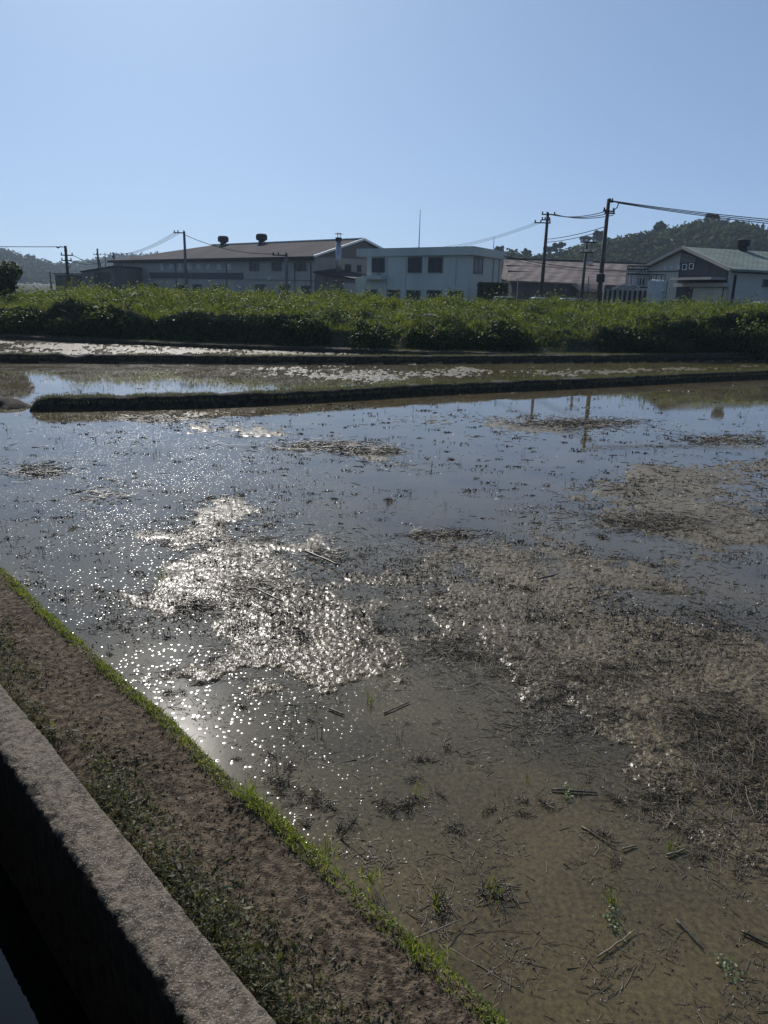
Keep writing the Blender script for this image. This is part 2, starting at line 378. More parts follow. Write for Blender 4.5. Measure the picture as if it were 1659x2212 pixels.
M['water'] = water_mat('paddy_water', 0.32, (0.97, 0.93, 0.80), (0.09, 0.064, 0.025), 0.02, 0.05, 6, 0.26, 0.03, (0.42, 0.315, 0.135))
M['ditchwater'] = water_mat('ditch_water', 0.4, (0.3, 0.3, 0.25), (0.003, 0.003, 0.003), 0.01, 0.03, 8)

# ------------------------------------------------------------------ SETTING: big ground sheet
def grid(xs, ys, zf, name, m, keep=None, smooth=True):
    X, Y = np.meshgrid(xs, ys); Z = zf(X, Y); nx = len(xs)
    V = np.stack([X.ravel(), Y.ravel(), Z.ravel()], 1)
    i = np.arange((len(ys) - 1) * nx).reshape(len(ys) - 1, nx)[:, :-1].ravel()
    Fc = np.stack([i, i + 1, i + nx + 1, i + nx], 1)
    if keep is not None: Fc = Fc[keep(X, Y).ravel()[i]]
    return link(name, np_mesh(name, V, Fc, m, smooth))
xs = np.concatenate([[-6000, -2500, -1000, -400, -150], np.arange(-80, 81, 5), [150, 400, 1000, 2500, 6000]])
ys = np.concatenate([[-3000, -500, -100, -20], np.arange(0, 36, 4), [38, 42, 46, 50, 60, 80, 120, 200, 400, 1000, 3000, 9000]])
M['ground'] = mat('yard', (0.035, 0.042, 0.022), 0.95, (0.06, 0.062, 0.038), 0.4, spec=0.05)
def gz(X, Y): return np.where(Y < 37, -1.6, 0.6) * 1.0
g = grid(xs, ys, gz, 'ground', M['ground']); tag(g, kind='structure')

# ------------------------------------------------------------------ paddies
NX, NY = 0.738, 0.675          # across the ditch wall (towards the paddy)
TX, TY = -0.675, 0.738         # along it (away from the camera)
def cc(x, y): return NX * x + NY * y
def tt(x, y): return TX * x + TY * y
def ct(c, t): return (NX * c + TX * t, NY * c + TY * t)
def lerp_line(L):
    L = sorted(L); a = np.array([p[0] for p in L]); b = np.array([p[1] for p in L])
    return lambda x: np.interp(x, a, b)
PA = [pt(x, y) for x, y in [(48, 889), (150, 887), (250, 885), (470, 880), (700, 868), (900, 855), (1100, 845), (1300, 836), (1500, 825), (1659, 818)]]
dirA = (PA[-1] - PA[-2]); PA.append(PA[-1] + dirA * 4)
lineA = lerp_line([(p.x, p.y) for p in PA])
PB = [pt(x, y) for x, y in [(-60, 783), (0, 784), (240, 785), (600, 787), (900, 786), (1300, 783), (1659, 779)]]
PB = [PB[0] + (PB[0] - PB[1]) * 4] + PB + [PB[-1] + (PB[-1] - PB[-2]) * 1.5]
lineB = lerp_line([(p.x, p.y) for p in PB])
FOOT = [(-60, 43), (-45, 41), (-17, 35.3), (-6.5, 33), (1, 32.3), (7, 32.6), (12, 33.6), (18, 36), (45, 46), (60, 52)]
foot = lerp_line(FOOT)

PATCH = [  # outline in photo, rise (m), softness (m)
    ([(700, 1180), (900, 1140), (1400, 1190), (1659, 1300), (1800, 1350), (1800, 1950), (1659, 1880), (1400, 1680), (1150, 1560), (900, 1480), (740, 1440)], 0.018, 0.5),
    ([(1140, 1092), (1250, 1072), (1330, 1040), (1350, 1010), (1450, 998), (1659, 990), (1760, 990), (1760, 1180), (1659, 1178), (1560, 1200), (1480, 1195), (1370, 1172), (1290, 1132), (1200, 1112)], 0.052, 0.45),
    ([(890, 1162), (980, 1150), (1100, 1170), (1270, 1190), (1390, 1205), (1385, 1250), (1390, 1310), (1500, 1330), (1659, 1350), (1800, 1370), (1800, 1830), (1659, 1790), (1560, 1700), (1450, 1600), (1250, 1530), (1080, 1490), (960, 1420), (880, 1360), (860, 1290), (930, 1230)], 0.050, 0.35),
    ([(1450, 1520), (1560, 1490), (1659, 1480), (1800, 1500), (1800, 1830), (1659, 1790), (1540, 1690), (1440, 1600)], 0.040, 0.3),
    ([(390, 1100), (480, 1083), (560, 1120), (640, 1160), (720, 1200), (800, 1240), (890, 1300), (940, 1400), (860, 1430), (760, 1440), (700, 1475), (560, 1490), (430, 1470), (380, 1400), (400, 1330), (360, 1260), (340, 1150)], 0.050, 0.35),
    ([(560, 1180), (700, 1210), (760, 1300), (700, 1420), (560, 1440), (470, 1360), (470, 1240)], 0.008, 0.4),
    ([(860, 912), (960, 900), (1200, 903), (1380, 905), (1400, 925), (1280, 940), (1130, 940), (1000, 925)], 0.052, 0.7),
    ([(330, 900), (420, 893), (560, 918), (560, 935), (420, 930)], 0.045, 0.6),
    ([(480, 925), (600, 930), (720, 950), (870, 985), (860, 1003), (740, 975), (600, 945)], 0.045, 0.5),
    ([(1480, 955), (1659, 935), (1760, 935), (1760, 975), (1659, 972)], 0.048, 0.6),
    ([(430, 790), (700, 790), (1100, 795), (1659, 790), (1760, 790), (1659, 803), (1100, 815), (830, 828), (660, 830), (580, 812), (500, 798)], 0.050, 1.2),
    ([(-60, 740), (500, 752), (900, 765), (1200, 772), (900, 782), (-60, 775)], 0.052, 1.0),
    ([(200, 1290), (330, 1280), (380, 1400), (360, 1480), (300, 1440), (230, 1380)], 0.022, 0.4),
    ([(-40, 1000), (130, 990), (180, 1010), (60, 1035), (-40, 1040)], 0.03, 0.5),
    ([(520, 1440), (640, 1480), (560, 1560), (470, 1560), (400, 1480)], 0.02, 0.3),
]
PW = [(np.array([[pt(*p).x, pt(*p).y] for p in poly]), a, s) for poly, a, s in PATCH]
def sdist(P, x, y):
    d = np.full(x.shape, 1e9); ins = np.zeros(x.shape, bool); n = len(P)
    for i in range(n):
        ax, ay = P[i]; bx, by = P[(i + 1) % n]; ex, ey = bx - ax, by - ay
        t = np.clip(((x - ax) * ex + (y - ay) * ey) / (ex * ex + ey * ey), 0, 1)
        d = np.minimum(d, (x - ax - t * ex) ** 2 + (y - ay - t * ey) ** 2)
        if abs(ey) > 1e-9:
            cr = ((ay > y) != (by > y)) & (x < ex * (y - ay) / ey + ax); ins ^= cr
    d = np.sqrt(d); return np.where(ins, d, -d)
def patch_mask(x, y):
    x = np.asarray(x, float); y = np.asarray(y, float)
    h = np.zeros(x.shape); rag = fbm(x * 0.9, y * 0.9, 3)
    r2 = fbm(x * 3.1 + 9, y * 3.1, 3)
    for P, a, s in PW:
        k = np.maximum(1, y / 12.0)
        h = h + a * sstep(0.5 + (sdist(P, x, y) + rag * 1.0 * k + r2 * 0.5) / (2 * s))
    return h
def bedz(x, y):
    x = np.asarray(x, float); y = np.asarray(y, float)
    far = y > lineB(x)
    z = -0.040 + 0.018 * fbm(x * 0.35, y * 0.35, 2) + 0.010 * fbm(x * 2.0, y * 2.0, 3)
    pm = patch_mask(x, y); pmk = np.clip(pm / 0.045, 0, 1)
    z = z + np.minimum(pm, 0.060) * 0.82
    fw = np.clip((y - 7) / 6.0, 0, 1)                  # coarser clods farther out
    farn = sstep((y - lineA(x)) / 1.5) * (x > PA[0].x - 4)
    z = z + (0.004 + 0.0105 * pmk + 0.008 * pmk * farn) * (1.1 * fbm(x * 22, y * 22, 3, 2.2, 0.65) * (1 - fw) + 1.5 * fbm(x * 6, y * 6, 3, 2.2, 0.6) * fw)
    z = z + 0.003 * pmk * np.maximum(0, noise(x * 27, y * 27)) * (1 - fw)
    return z + np.where(far, 0.10, 0)
th = np.radians(np.linspace(-44, 50, 1060)); dep = np.radians(np.linspace(62, 3.1, 800))
R = EYE / np.tan(dep); T, RR = np.meshgrid(th, R); X = RR * np.sin(T); Y = RR * np.cos(T); Z = bedz(X, Y)
n = len(th); idx = np.arange((len(R) - 1) * n).reshape(-1, n)[:, :-1].ravel()
Fc = np.stack([idx, idx + n, idx + n + 1, idx + 1], 1)
C = cc(X, Y).ravel(); ft = (foot(X) + 1 - Y).ravel()
Fc = Fc[(C[Fc].min(1) > 1.5) & (ft[Fc].min(1) > 0)]
used = np.unique(Fc); remap = np.zeros(X.size, int); remap[used] = np.arange(len(used))
V = np.stack([X.ravel(), Y.ravel(), Z.ravel()], 1)[used]
bed = link('paddy_mud', np_mesh('paddy_mud', V, remap[Fc], M['mud'], True)); tag(bed, kind='structure')
bed.data.materials.append(M['mud_far']); fy = V[remap[Fc]][:, 0]
bed.data.polygons.foreach_set('material_index', ((fy[:, 1] > lineA(fy[:, 0]) + 0.4) & (fy[:, 0] > PA[0].x - 3)).astype(np.int32)); bed.data.update()
# plain mud under the parts of the field outside the frame
mb = MB(); a0 = ct(1.5, -14); a1 = ct(1.5, 70)
mb.add([(a0[0], a0[1], -0.13), (70, a0[1], -0.13), (70, 40, -0.13), (a1[0], 40, -0.13), (*ct(1.5, 45), -0.13)], [[0, 1, 2, 3, 4]])
tag(mb.build('paddy_subsoil', M['mud']), kind='structure')

# water sheets
mb = MB(); L0 = [(*ct(1.62, -14), 0), (70, ct(1.62, -14)[1], 0)]
xsB = np.linspace(60, -45, 60)
L0 += [(x, float(lineB(x)) + 0.3, 0) for x in xsB if cc(x, lineB(x)) > 2]
mb.add(L0 + [(*ct(1.62, 55), 0)], [list(range(len(L0) + 1))])
wa = mb.build('paddy_water', M['water']); tag(wa, kind='structure')
mb = MB(); xs2 = np.linspace(-45, 60, 50)
vs = [(x, float(lineB(x)) + 0.35, 0.10) for x in xs2] + [(x, float(foot(x)) + 0.6, 0.10) for x in xs2]
mb.add(vs, [[i, i + 1, 50 + i + 1, 50 + i] for i in range(49)])
tag(mb.build('far_paddy_water', M['water']), kind='structure')

# dikes
def dike(name, pts, h, wtop, zb=0.0, hmod=None, endround=True, step=0.12, shift=0.0, m='dike'):
    pts = [Vector((p[0], p[1], 0)) for p in pts]; cum = [0]
    for a, b in zip(pts, pts[1:]): cum.append(cum[-1] + (b - a).length)
    S = np.arange(0, cum[-1], step); PX = np.interp(S, cum, [p.x for p in pts]); PY = np.interp(S, cum, [p.y for p in pts])
    k = np.ones(9) / 9; 
    if len(S) > 40:
        pad = lambda q: np.convolve(np.pad(q, 4, mode='edge'), k, 'valid'); PX = pad(PX); PY = pad(PY)
    dx = np.gradient(PX); dy = np.gradient(PY); l = np.hypot(dx, dy); nx, ny = -dy / l, dx / l     # away from camera (line runs to +x)
    prof = [(-0.05, -0.25), (0.0, 0.02), (0.03, 0.35), (0.07, 0.75), (0.12, 0.95), (0.2, 1.0), (0.2 + wtop * .5, 1.04), (0.2 + wtop, 0.98), (0.3 + wtop, 0.6), (0.42 + wtop, 0.0), (0.5 + wtop, -0.3)]
    V = []; H = h * (1 + 0.10 * fbm(S * 0.35, S * 0 + 3.3, 3))
    if hmod is not None: H = H * hmod(PX)
    if endround: H = H * np.minimum(1, np.sqrt(np.clip(S / 0.45, 0, 1)) + 0.02)
    H = H * np.minimum(1, np.sqrt(np.clip((S[-1] - S) / 0.6, 0, 1)) + 0.02)
    H = H * (1 + 0.12 * fbm(S * 2.2, S * 0 + 7, 3))
    for j, (o, z) in enumerate(prof):
        wob = 0.07 * fbm(S * 1.2 + j * 0.3, S * 0 + j * 0.4, 3)
        V.append(np.stack([PX + nx * (o + wob + shift), PY + ny * (o + wob + shift), zb + np.where(z > 0, z * H, z * 0.4) + 0.05 * fbm(S * 4, S * 0 + j * 1.3, 4, 2.2, .65)], 1))
    V = np.stack(V, 1); ns, npf = V.shape[:2]; i = (np.arange(ns - 1)[:, None] * npf + np.arange(npf - 1)).ravel()
    Fc = np.stack([i, i + npf, i + npf + 1, i + 1], 1); V = V.reshape(-1, 3)
    capv = len(V); Fl = Fc
    o = link(name, np_mesh(name, V, Fl, M[m], True)); tag(o, kind='structure')
    return PX, PY, nx, ny, H
def blades(P, hgt, wid, lean=0.5, segs=2, m='grass', name='grass', parent=None, updir=None, make=True):
    """P (n,3) bases; returns object of curved blades"""
    n = len(P); a = RNG.uniform(0, 2 * np.pi, n); b = RNG.uniform(0, 2 * np.pi, n)
    hgt = np.broadcast_to(hgt, n) * RNG.uniform(0.6, 1.25, n); wid = np.broadcast_to(wid, n)
    ln = RNG.uniform(0.1, 1.0, n) * lean
    d = np.stack([np.cos(a), np.sin(a), np.zeros(n)], 1); s = np.stack([np.cos(b), np.sin(b), np.zeros(n)], 1)
    rows = []
    for k in range(segs):
        u = k / segs; c = P + d * (hgt * ln * u * u)[:, None] + np.array([0, 0, 1]) * (hgt * u * (1 - 0.3 * ln * u))[:, None]
        wv = s * (wid * (1 - 0.5 * u) / 2)[:, None]; rows += [c - wv, c + wv]
    tip = P + d * (hgt * ln)[:, None] + np.array([0, 0, 1]) * (hgt * (1 - 0.3 * ln))[:, None]
    V = np.stack(rows + [tip], 1); k = V.shape[1]; base = (np.arange(n) * k)[:, None]
    tris = []
    for j in range(segs - 1):
        q = 2 * j; tris += [[q, q + 1, q + 3], [q, q + 3, q + 2]]
    q = 2 * (segs - 1); tris += [[q, q + 1, q + 2]]
    Fc = (base[:, None, :] + np.array(tris)[None]).reshape(-1, 3)
    V = V.reshape(-1, 3)
    if not make: return V, Fc
    me = np_mesh(name, V, Fc, M[m]); return link(name, me, parent)
def leaves(P, Nrm, size, asp=0.75, fold=0.15):
    n = len(P); Nrm = Nrm / np.linalg.norm(Nrm, axis=1)[:, None]
    r = RNG.normal(size=(n, 3)); u = np.cross(Nrm, r); u /= np.linalg.norm(u, axis=1)[:, None]; v = np.cross(Nrm, u)
    s = (np.broadcast_to(size, n) * RNG.uniform(0.65, 1.3, n))[:, None] / 2
    V = np.stack([P - u * s, P + v * s * asp - Nrm * s * fold, P + u * s, P - v * s * asp - Nrm * s * fold], 1).reshape(-1, 3)
    b = (np.arange(n) * 4)[:, None]
    Fc = (b[:, None, :] + np.array([[0, 1, 2], [0, 2, 3]])[None]).reshape(-1, 3)
    return V, Fc

dA = dike('dike', PA, 0.26, 0.28)
PA0 = [pt(-120, 872), pt(-40, 876), pt(0, 880), pt(14, 886)]
dike('dike_end', PA0, 0.16, 0.2, endround=False)
def bmod(x):
    gap0 = PB[3].x - (PB[3].x - PB[2].x) * 0.46; gap1 = PB[3].x - (PB[3].x - PB[2].x) * 0.22
    return 1 - 0.35 * sstep((x - gap0) / 0.5) * sstep((gap1 - x) / 0.5)
dB = dike('middle_dike', PB, 0.28, 0.30, endround=False, hmod=bmod)
PC = [(x, float(foot(x)) - 0.9) for x in np.linspace(-44, 12, 40)]
dC = dike('far_dike', PC, 0.16, 0.7, zb=0.10, endround=False)
# short grass on the dike tops
def dike_grass(D, h0, hgt, n, zb=0.0, wtop=0.28):
    PX, PY, nx, ny, H = D; i = RNG.integers(0, len(PX), n); o = RNG.normal(0.18 + wtop * 0.4, 0.10 + wtop * 0.2, n)
    keep = fbm(PX[i] * 0.8, PY[i] * 0.8, 2) > -0.25; i = i[keep]; o = o[keep]
    P = np.stack([PX[i] + nx[i] * o + RNG.normal(0, .05, len(i)), PY[i] + ny[i] * o, zb + H[i] * 0.97 * np.where(o < 0.1, 0.6, 1)], 1)
    return blades(P, hgt, 0.010, 0.9, 2, make=False)
Vs, Fs, off = [], [], 0
for D, hg, n, zb, wt in ((dA, 0.065, 22000, 0, .28), (dB, 0.08, 18000, 0, .3), (dC, 0.09, 16000, .1, .8)):
    v, f = dike_grass(D, 0, hg, n, zb, wt); Vs.append(v); Fs.append(f + off); off += len(v)
o = link('dike_grass', np_mesh('dike_grass', np.concatenate(Vs), np.concatenate(Fs), M['grass_dry'])); tag(o, 'short dry grass growing along the tops of the mud dikes', 'grass', kind='stuff')

# ------------------------------------------------------------------ ridge of earth between ditch wall and paddy
def ridgez(c, t):
    top = 0.31 + 0.02 * fbm(c * 2, t * 1.2, 2)
    edge = 1.57 + 0.05 * fbm(t * 0.9, t * 0 + 5, 3)
    z = top * (1 - sstep((c - edge) / 0.30)) - 0.10 * sstep((c - edge - 0.05) / 0.35)
    z = z - 0.05 * sstep((1.10 - c) / 0.12)
    clod = fbm(c * 17 + 2 * noise(c * 4, t * 4), t * 17, 4, 2.3, 0.8); fine = np.maximum(0, noise(c * 60, t * 60))
    lumpy = np.clip(0.6 + 1.5 * fbm(c * 3 + 5, t * 2, 2), 0.2, 1.4)
    return z + (0.016 * clod + 0.010 * fine) * lumpy + 0.012 * fbm(c * 3, t * 3, 2)
cs = np.linspace(0.97, 2.02, 190); ts = np.concatenate([np.linspace(-8, 0.6, 30), np.linspace(0.62, 3.5, 520), np.linspace(3.51, 9, 560), np.linspace(9.1, 55, 80)])
Cg, Tg = np.meshgrid(cs, ts); Zg = ridgez(Cg, Tg)
V = np.stack([NX * Cg + TX * Tg, NY * Cg + TY * Tg, Zg], 2).reshape(-1, 3)
n = len(cs); i = np.arange((len(ts) - 1) * n).reshape(-1, n)[:, :-1].ravel()
o = link('earth_bank', np_mesh('earth_bank', V, np.stack([i, i + 1, i + n + 1, i + n], 1), M['soil'], True)); tag(o, kind='structure')

# concrete wall of the ditch
us = np.concatenate([[0.985, 0.985], np.linspace(0.978, 0.805, 22), [0.792, 0.783], np.full(14, 0.78)])
zs = np.concatenate([[-0.1, 0.441], np.full(22, 0.45), [0.446, 0.436], np.linspace(0.42, -0.8, 14)])
ts = np.concatenate([np.linspace(-8, 0.4, 20), np.linspace(0.42, 7, 560), np.linspace(7.1, 55, 60)])
Ug, Tg = np.meshgrid(us, ts); Zg = np.broadcast_to(zs, Ug.shape).copy()
rough = fbm(Ug * 30 + Zg * 20, Tg * 30, 3, 2.1, 0.6)
edge = np.clip((np.arange(len(us)) - 19) / 4.0, 0, 1) * (np.arange(len(us)) <= 27)
Zg = Zg + np.where(Zg > 0.4, 0.005 * rough, 0) - edge * np.maximum(0, 0.008 + 0.03 * fbm(Tg * 9, Ug * 9, 4, 2.2, .7))
Ug = Ug + np.where((Zg < 0.44) & (Ug < 0.8), 0.014 * rough, 0) - (np.arange(len(us)) < 3) * 0.016 * np.maximum(0, fbm(Tg * 13, Tg * 0 + 3, 4, 2.2, .7)) + 0.010 * fbm(Tg * 1.1, Ug * 0 + 1, 2)
V = np.stack([NX * Ug + TX * Tg, NY * Ug + TY * Tg, Zg], 2).reshape(-1, 3); n = len(us)
i = np.arange((len(ts) - 1) * n).reshape(-1, n)[:, :-1].ravel()
Fw = np.stack([i, i + n, i + n + 1, i + 1], 1)
o = link('ditch_wall', np_mesh('ditch_wall', V, Fw, M['concrete'], True)); o.data.materials.append(M['shaded_concrete'])
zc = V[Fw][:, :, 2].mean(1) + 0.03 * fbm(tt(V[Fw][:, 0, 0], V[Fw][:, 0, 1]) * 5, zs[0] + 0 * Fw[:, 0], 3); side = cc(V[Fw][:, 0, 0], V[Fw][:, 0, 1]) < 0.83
o.data.polygons.foreach_set('material_index', (side & (zc < 0.432)).astype(np.int32)); o.data.update()  # face below the rim takes the colour darkened for shade
tag(o, 'rough brown concrete wall running between the dark ditch and the earth bank', 'wall')
def strip(name, c0, c1, z, m, t0=-8, t1=55):
    mb = MB(); mb.add([(*ct(c0, t0), z), (*ct(c1, t0), z), (*ct(c1, t1), z), (*ct(c0, t1), z)], [[0, 1, 2, 3]]); return mb.build(name, M[m])
tag(strip('ditch_water', 0.10, 0.86, -0.385, 'ditchwater'), kind='structure')
tag(strip('ditch_bed', 0.10, 0.86, -0.75, 'mud'), kind='structure')
mb = MB(); mb.hexa([ct(0.15, -8), ct(0.15, 55), ct(-4.5, 55), ct(-4.5, -8)], -0.8, 1.1); tag(mb.build('road', M['asphalt']), kind='structure')
mb = MB(); mb.hexa([ct(-4.6, -60), ct(-4.6, 90), ct(-60, 90), ct(-60, -60)], -1.0, 0.9); tag(mb.build('verge', M['bank']), kind='structure')

# grass edge of the water
n = 15000; t = RNG.uniform(0.4, 9, n); c = 1.57 + 0.05 * fbm(t * 0.9, t * 0 + 5, 3) + np.abs(RNG.normal(0.05, 0.07, n)) - 0.02
dens = fbm(t * 2.3, t * 0 + 8, 3); k = RNG.uniform(-0.55, 0.45, n) < dens; t, c = t[k], c[k]
P = np.stack([NX * c + TX * t, NY * c + TY * t, ridgez(c, t) - 0.004], 1)
hg = 0.022 + 0.075 * np.clip(fbm(t * 2.6, t * 0 + 1, 3) + 0.12, 0, 1) * np.clip(1.6 - t * 0.12, .6, 1.4)
v1, f1 = blades(P, hg, 0.0045, 1.0, 3, make=False)
n = 5200; t = RNG.uniform(0.4, 9, n); c = 1.55 + 0.05 * fbm(t * 0.9, t * 0 + 5, 3) + RNG.uniform(-0.01, 0.2, n)
P = np.stack([NX * c + TX * t, NY * c + TY * t, ridgez(c, t) + RNG.uniform(0.004, 0.03, n)], 1)
v2, f2 = leaves(P, RNG.normal(size=(n, 3)) * 0.6 + [0, 0, 1], 0.013)
o = link('grass_edge', np_mesh('grass_edge', np.concatenate([v1, v2]), np.concatenate([f1, f2 + len(v1)]), M['grass']))
tag(o, 'bright green grass growing along the water edge of the earth bank', 'grass', kind='stuff')
# weeds in the crack beside the wall
n = 60000; t = RNG.uniform(0.3, 8, n); c = 0.985 + np.abs(RNG.normal(0, 0.15, n))
dn = fbm(t * 1.6, c * 3, 3); near = np.clip((4.6 - t) / 3.2, 0.25, 1.1)
k = (RNG.uniform(-0.5, 0.55, n) < dn * 0.8 + (near - 0.55) * 0.8) & (c < 1.42); t, c = t[k], c[k]
P = np.stack([NX * c + TX * t, NY * c + TY * t, ridgez(c, t) + RNG.uniform(0.0, 0.055, len(t)) * np.clip((1.3 - c) / 0.2, 0.1, 1)], 1)
v1, f1 = leaves(P, RNG.normal(size=(len(P), 3)) * 0.8 + [0, 0.0, 0.8], np.clip(RNG.lognormal(math.log(0.016), 0.45, len(P)), .006, .04), 0.42)
k = RNG.uniform(size=len(P)) < 0.45; v2, f2 = blades(P[k] - [0, 0, 0.02], 0.042, 0.0025, 1.5, 3, make=False)
o = link('wall_weeds', np_mesh('wall_weeds', np.concatenate([v1, v2]), np.concatenate([f1, f2 + len(v1)]), M['weed']))
tag(o, 'dull green creeping weeds filling the gap beside the ditch wall', 'weeds', kind='stuff')

# ------------------------------------------------------------------ straw and stubble
def prisms(P, L, rad, tilt=0.08, ang=None):
    n = len(P); a = RNG.uniform(0, 2 * np.pi, n) if ang is None else ang; tl = RNG.normal(0, tilt, n)
    d = np.stack([np.cos(a) * np.cos(tl), np.sin(a) * np.cos(tl), np.sin(tl)], 1)
    s = np.stack([-np.sin(a), np.cos(a), np.zeros(n)], 1); u = np.cross(d, s)
    L = np.broadcast_to(L, n)[:, None]; rad = np.broadcast_to(rad, n)[:, None]; rows = []
    bend = RNG.normal(0, 0.06, n)[:, None] * L
    for e, bb in ((-0.5, 0), (0.1, 1), (0.5, 0)):
        for k in range(3):
            q = 2 * np.pi * k / 3; rows.append(P + d * L * e + s * bend * bb + (s * math.cos(q) + u * math.sin(q)) * rad)
    V = np.stack(rows, 1).reshape(-1, 3); b = (np.arange(n) * 9)[:, None]; q = []
    for j in (0, 3):
        for k in range(3): q.append([j + k, j + (k + 1) % 3, j + 3 + (k + 1) % 3, j + 3 + k])
    return V, (b[:, None, :] + np.array(q)[None]).reshape(-1, 4)
def field_points(n, p0, p1, rmax=27, rmin=1.9):
    """random points in the flooded field, thinned by how muddy it is there"""
    a = np.radians(RNG.uniform(-36, 42, n)); u = RNG.uniform(0, 1, n); r = 1 / (1 / rmin + u * (1 / rmax - 1 / rmin))
    x = r * np.sin(a); y = r * np.cos(a); k = (cc(x, y) > 1.9) & (y < lineB(x) - 0.1)
    inA = (y > lineA(x) - 0.05) & (y < lineA(x) + 0.75) & (x > PA[0].x); k &= ~inA
    x, y = x[k], y[k]; pmv = np.clip(patch_mask(x, y) / 0.045, 0, 1)
    cl = fbm(x * 0.8 + 4, y * 0.8, 3)
    cl2 = fbm(x * 3.0 + 4, y * 3.5, 3)
    pr = p0 * np.clip(0.45 + 1.6 * cl + 2.8 * cl2, 0.03, 2.5) + p1 * pmv * np.clip(0.7 + 1.2 * cl, 0.1, 2)
    k = RNG.uniform(size=len(x)) < pr; return x[k], y[k]
# fine litter: far too much to count
x, y = field_points(330000, 0.045, 0.62, 26); r = np.hypot(x, y)
z = np.maximum(bedz(x, y), 0.0) + 0.003
L = RNG.lognormal(math.log(0.045), 0.5, len(x)) * np.clip(r / 7, 0.8, 1.6)
V1, F1 = prisms(np.stack([x, y, z], 1), L, np.clip(RNG.lognormal(math.log(0.0014), 0.35, len(x)) * np.clip(r / 6, 0.8, 2.2), 0.0007, 0.007), 0.06)
o = link('straw_litter', np_mesh('straw_litter', V1, F1, M['straw'])); tag(o, 'scattered bits of wet rice straw floating and lying all over the flooded field', 'straw', kind='stuff')
x, y = field_points(190000, 0.06, 0.8, 26); z = np.maximum(bedz(x, y), 0) + 0.002; r = np.hypot(x, y)   # wet crumbs and clods
V1, F1 = leaves(np.stack([x, y, z], 1), RNG.normal(size=(len(x), 3)) * 0.45 + [0, 0, 1], 0.016 * np.clip(r / 6, 0.7, 2.5), 0.8, 0.3)
o = link('mud_crumbs', np_mesh('mud_crumbs', V1, F1, M['straw_dark'])); tag(o, 'small dark crumbs of mud and leaf sticking out of the shallow water', 'mud crumbs', kind='stuff')

# drifts of longer straw
Vs, Fs, off = [], [], 0
for px, py, wx, wy, nn, z_ in ((1590, 1650, 150, 100, 1100, .012), (1530, 1550, 120, 50, 600, .01), (1320, 1460, 130, 32, 350, .006), (1000, 1405, 90, 30, 420, .012), (1080, 1450, 130, 40, 260, .004), (540, 1275, 70, 25, 260, .02), (430, 1310, 50, 22, 160, .01), (700, 1205, 40, 14, 110, .01), (1200, 1560, 220, 60, 300, 0), (950, 1155, 70, 10, 260, .015), (1400, 1130, 120, 22, 420, .012), (1250, 915, 120, 10, 700, .02), (700, 965, 140, 12, 420, .01), (800, 975, 60, 8, 260, .02), (90, 1020, 60, 12, 150, .01), (1560, 950, 90, 10, 350, .01), (220, 1070, 60, 14, 120, .0), (340, 905, 80, 6, 260, .01)):
    q = RNG.normal(size=(nn, 2)) * 0.55; W_ = np.array([pt(px + a * wx, py + b * wy)[:2] for a, b in q])
    k = cc(W_[:, 0], W_[:, 1]) > 1.95; W_ = W_[k]; nn = len(W_); sc_ = np.clip(W_[:, 1] / 6, .8, 2.0)
    P = np.column_stack([W_, np.maximum(bedz(W_[:, 0], W_[:, 1]), 0) + np.abs(RNG.normal(0, z_ + .002, nn))])
    v, f = prisms(P, RNG.lognormal(math.log(0.10), 0.5, nn) * sc_ ** .5, 0.0022 * sc_, 0.12); Vs.append(v); Fs.append(f + off); off += len(v)
o = link('straw_drifts', np_mesh('straw_drifts', np.concatenate(Vs), np.concatenate(Fs), M['straw'])); tag(o, 'tangled drifts of longer brown straw washed together on the mud', 'straw', kind='stuff')

def whereabouts(x, y):
    """words for the place of a small thing in the field"""
    v = Vector((x, y, -EYE)); d = v.dot(fwd); px = CX + F * v.dot(right) / d; py = CY - F * v.dot(up) / d
    if py > 1900: row = 'in the nearest water'
    elif py > 1650: row = 'above the green rice tufts'
    elif py > 1480: row = 'just below the mud patches'
    elif py > 1300: row = 'low on the mud patches'
    elif py > 1120: row = 'high on the mud patches'
    elif py > 980: row = 'beyond the mud patches'
    else: row = 'close to the mud dike'
    col = ['at the left edge', 'left of centre', 'in the middle', 'right of centre', 'at the right edge'][int(min(max(px / 1659 * 5, 0), 4.99))]
    return row + ' ' + col
def mesh_stalk(seed):
    rg = random.Random(seed); mb = MB(); L = rg.uniform(0.7, 1.0)
    pts = [Vector((-L / 2 + L * i / 4, rg.uniform(-0.03, 0.03), rg.uniform(-0.012, 0.012))) for i in range(5)]
    mb.tube(pts, [0.011, 0.013, 0.012, 0.011, 0.007], 5)
    if rg.random() < 0.5: mb.tube([pts[2], pts[2] + Vector((0.12, 0.07, 0.04))], [0.008, 0.004], 4)
    return np_mesh('straw_stalk', mb.v, mb.f, M['straw'], True)
SM = [mesh_stalk(i) for i in range(8)]
x, y = field_points(3200, 0.5, 0.5, 11, 1.9); r = np.hypot(x, y)
k = np.argsort(r + RNG.uniform(0, 4, len(r)))[:260]; first = None
for j in k:
    o = link('straw_stalk', SM[int(j) % 8], None, (x[j], y[j], max(float(bedz(x[j:j+1], y[j:j+1])[0]), -0.008) + 0.004))
    s = RNG.uniform(0.08, 0.26); o.scale = (s, s * RNG.uniform(0.8, 1.2), s * RNG.uniform(0.8, 1.3)); o.rotation_euler = (0, RNG.normal(0, 0.05), RNG.uniform(0, 6.28))
    tag(o, ('short', 'medium', 'long')[int(min((s - .08) / .06, 2))] + ' straw stalk ' + whereabouts(x[j], y[j]), 'straw stalk', 'loose straw stalks in the near field')

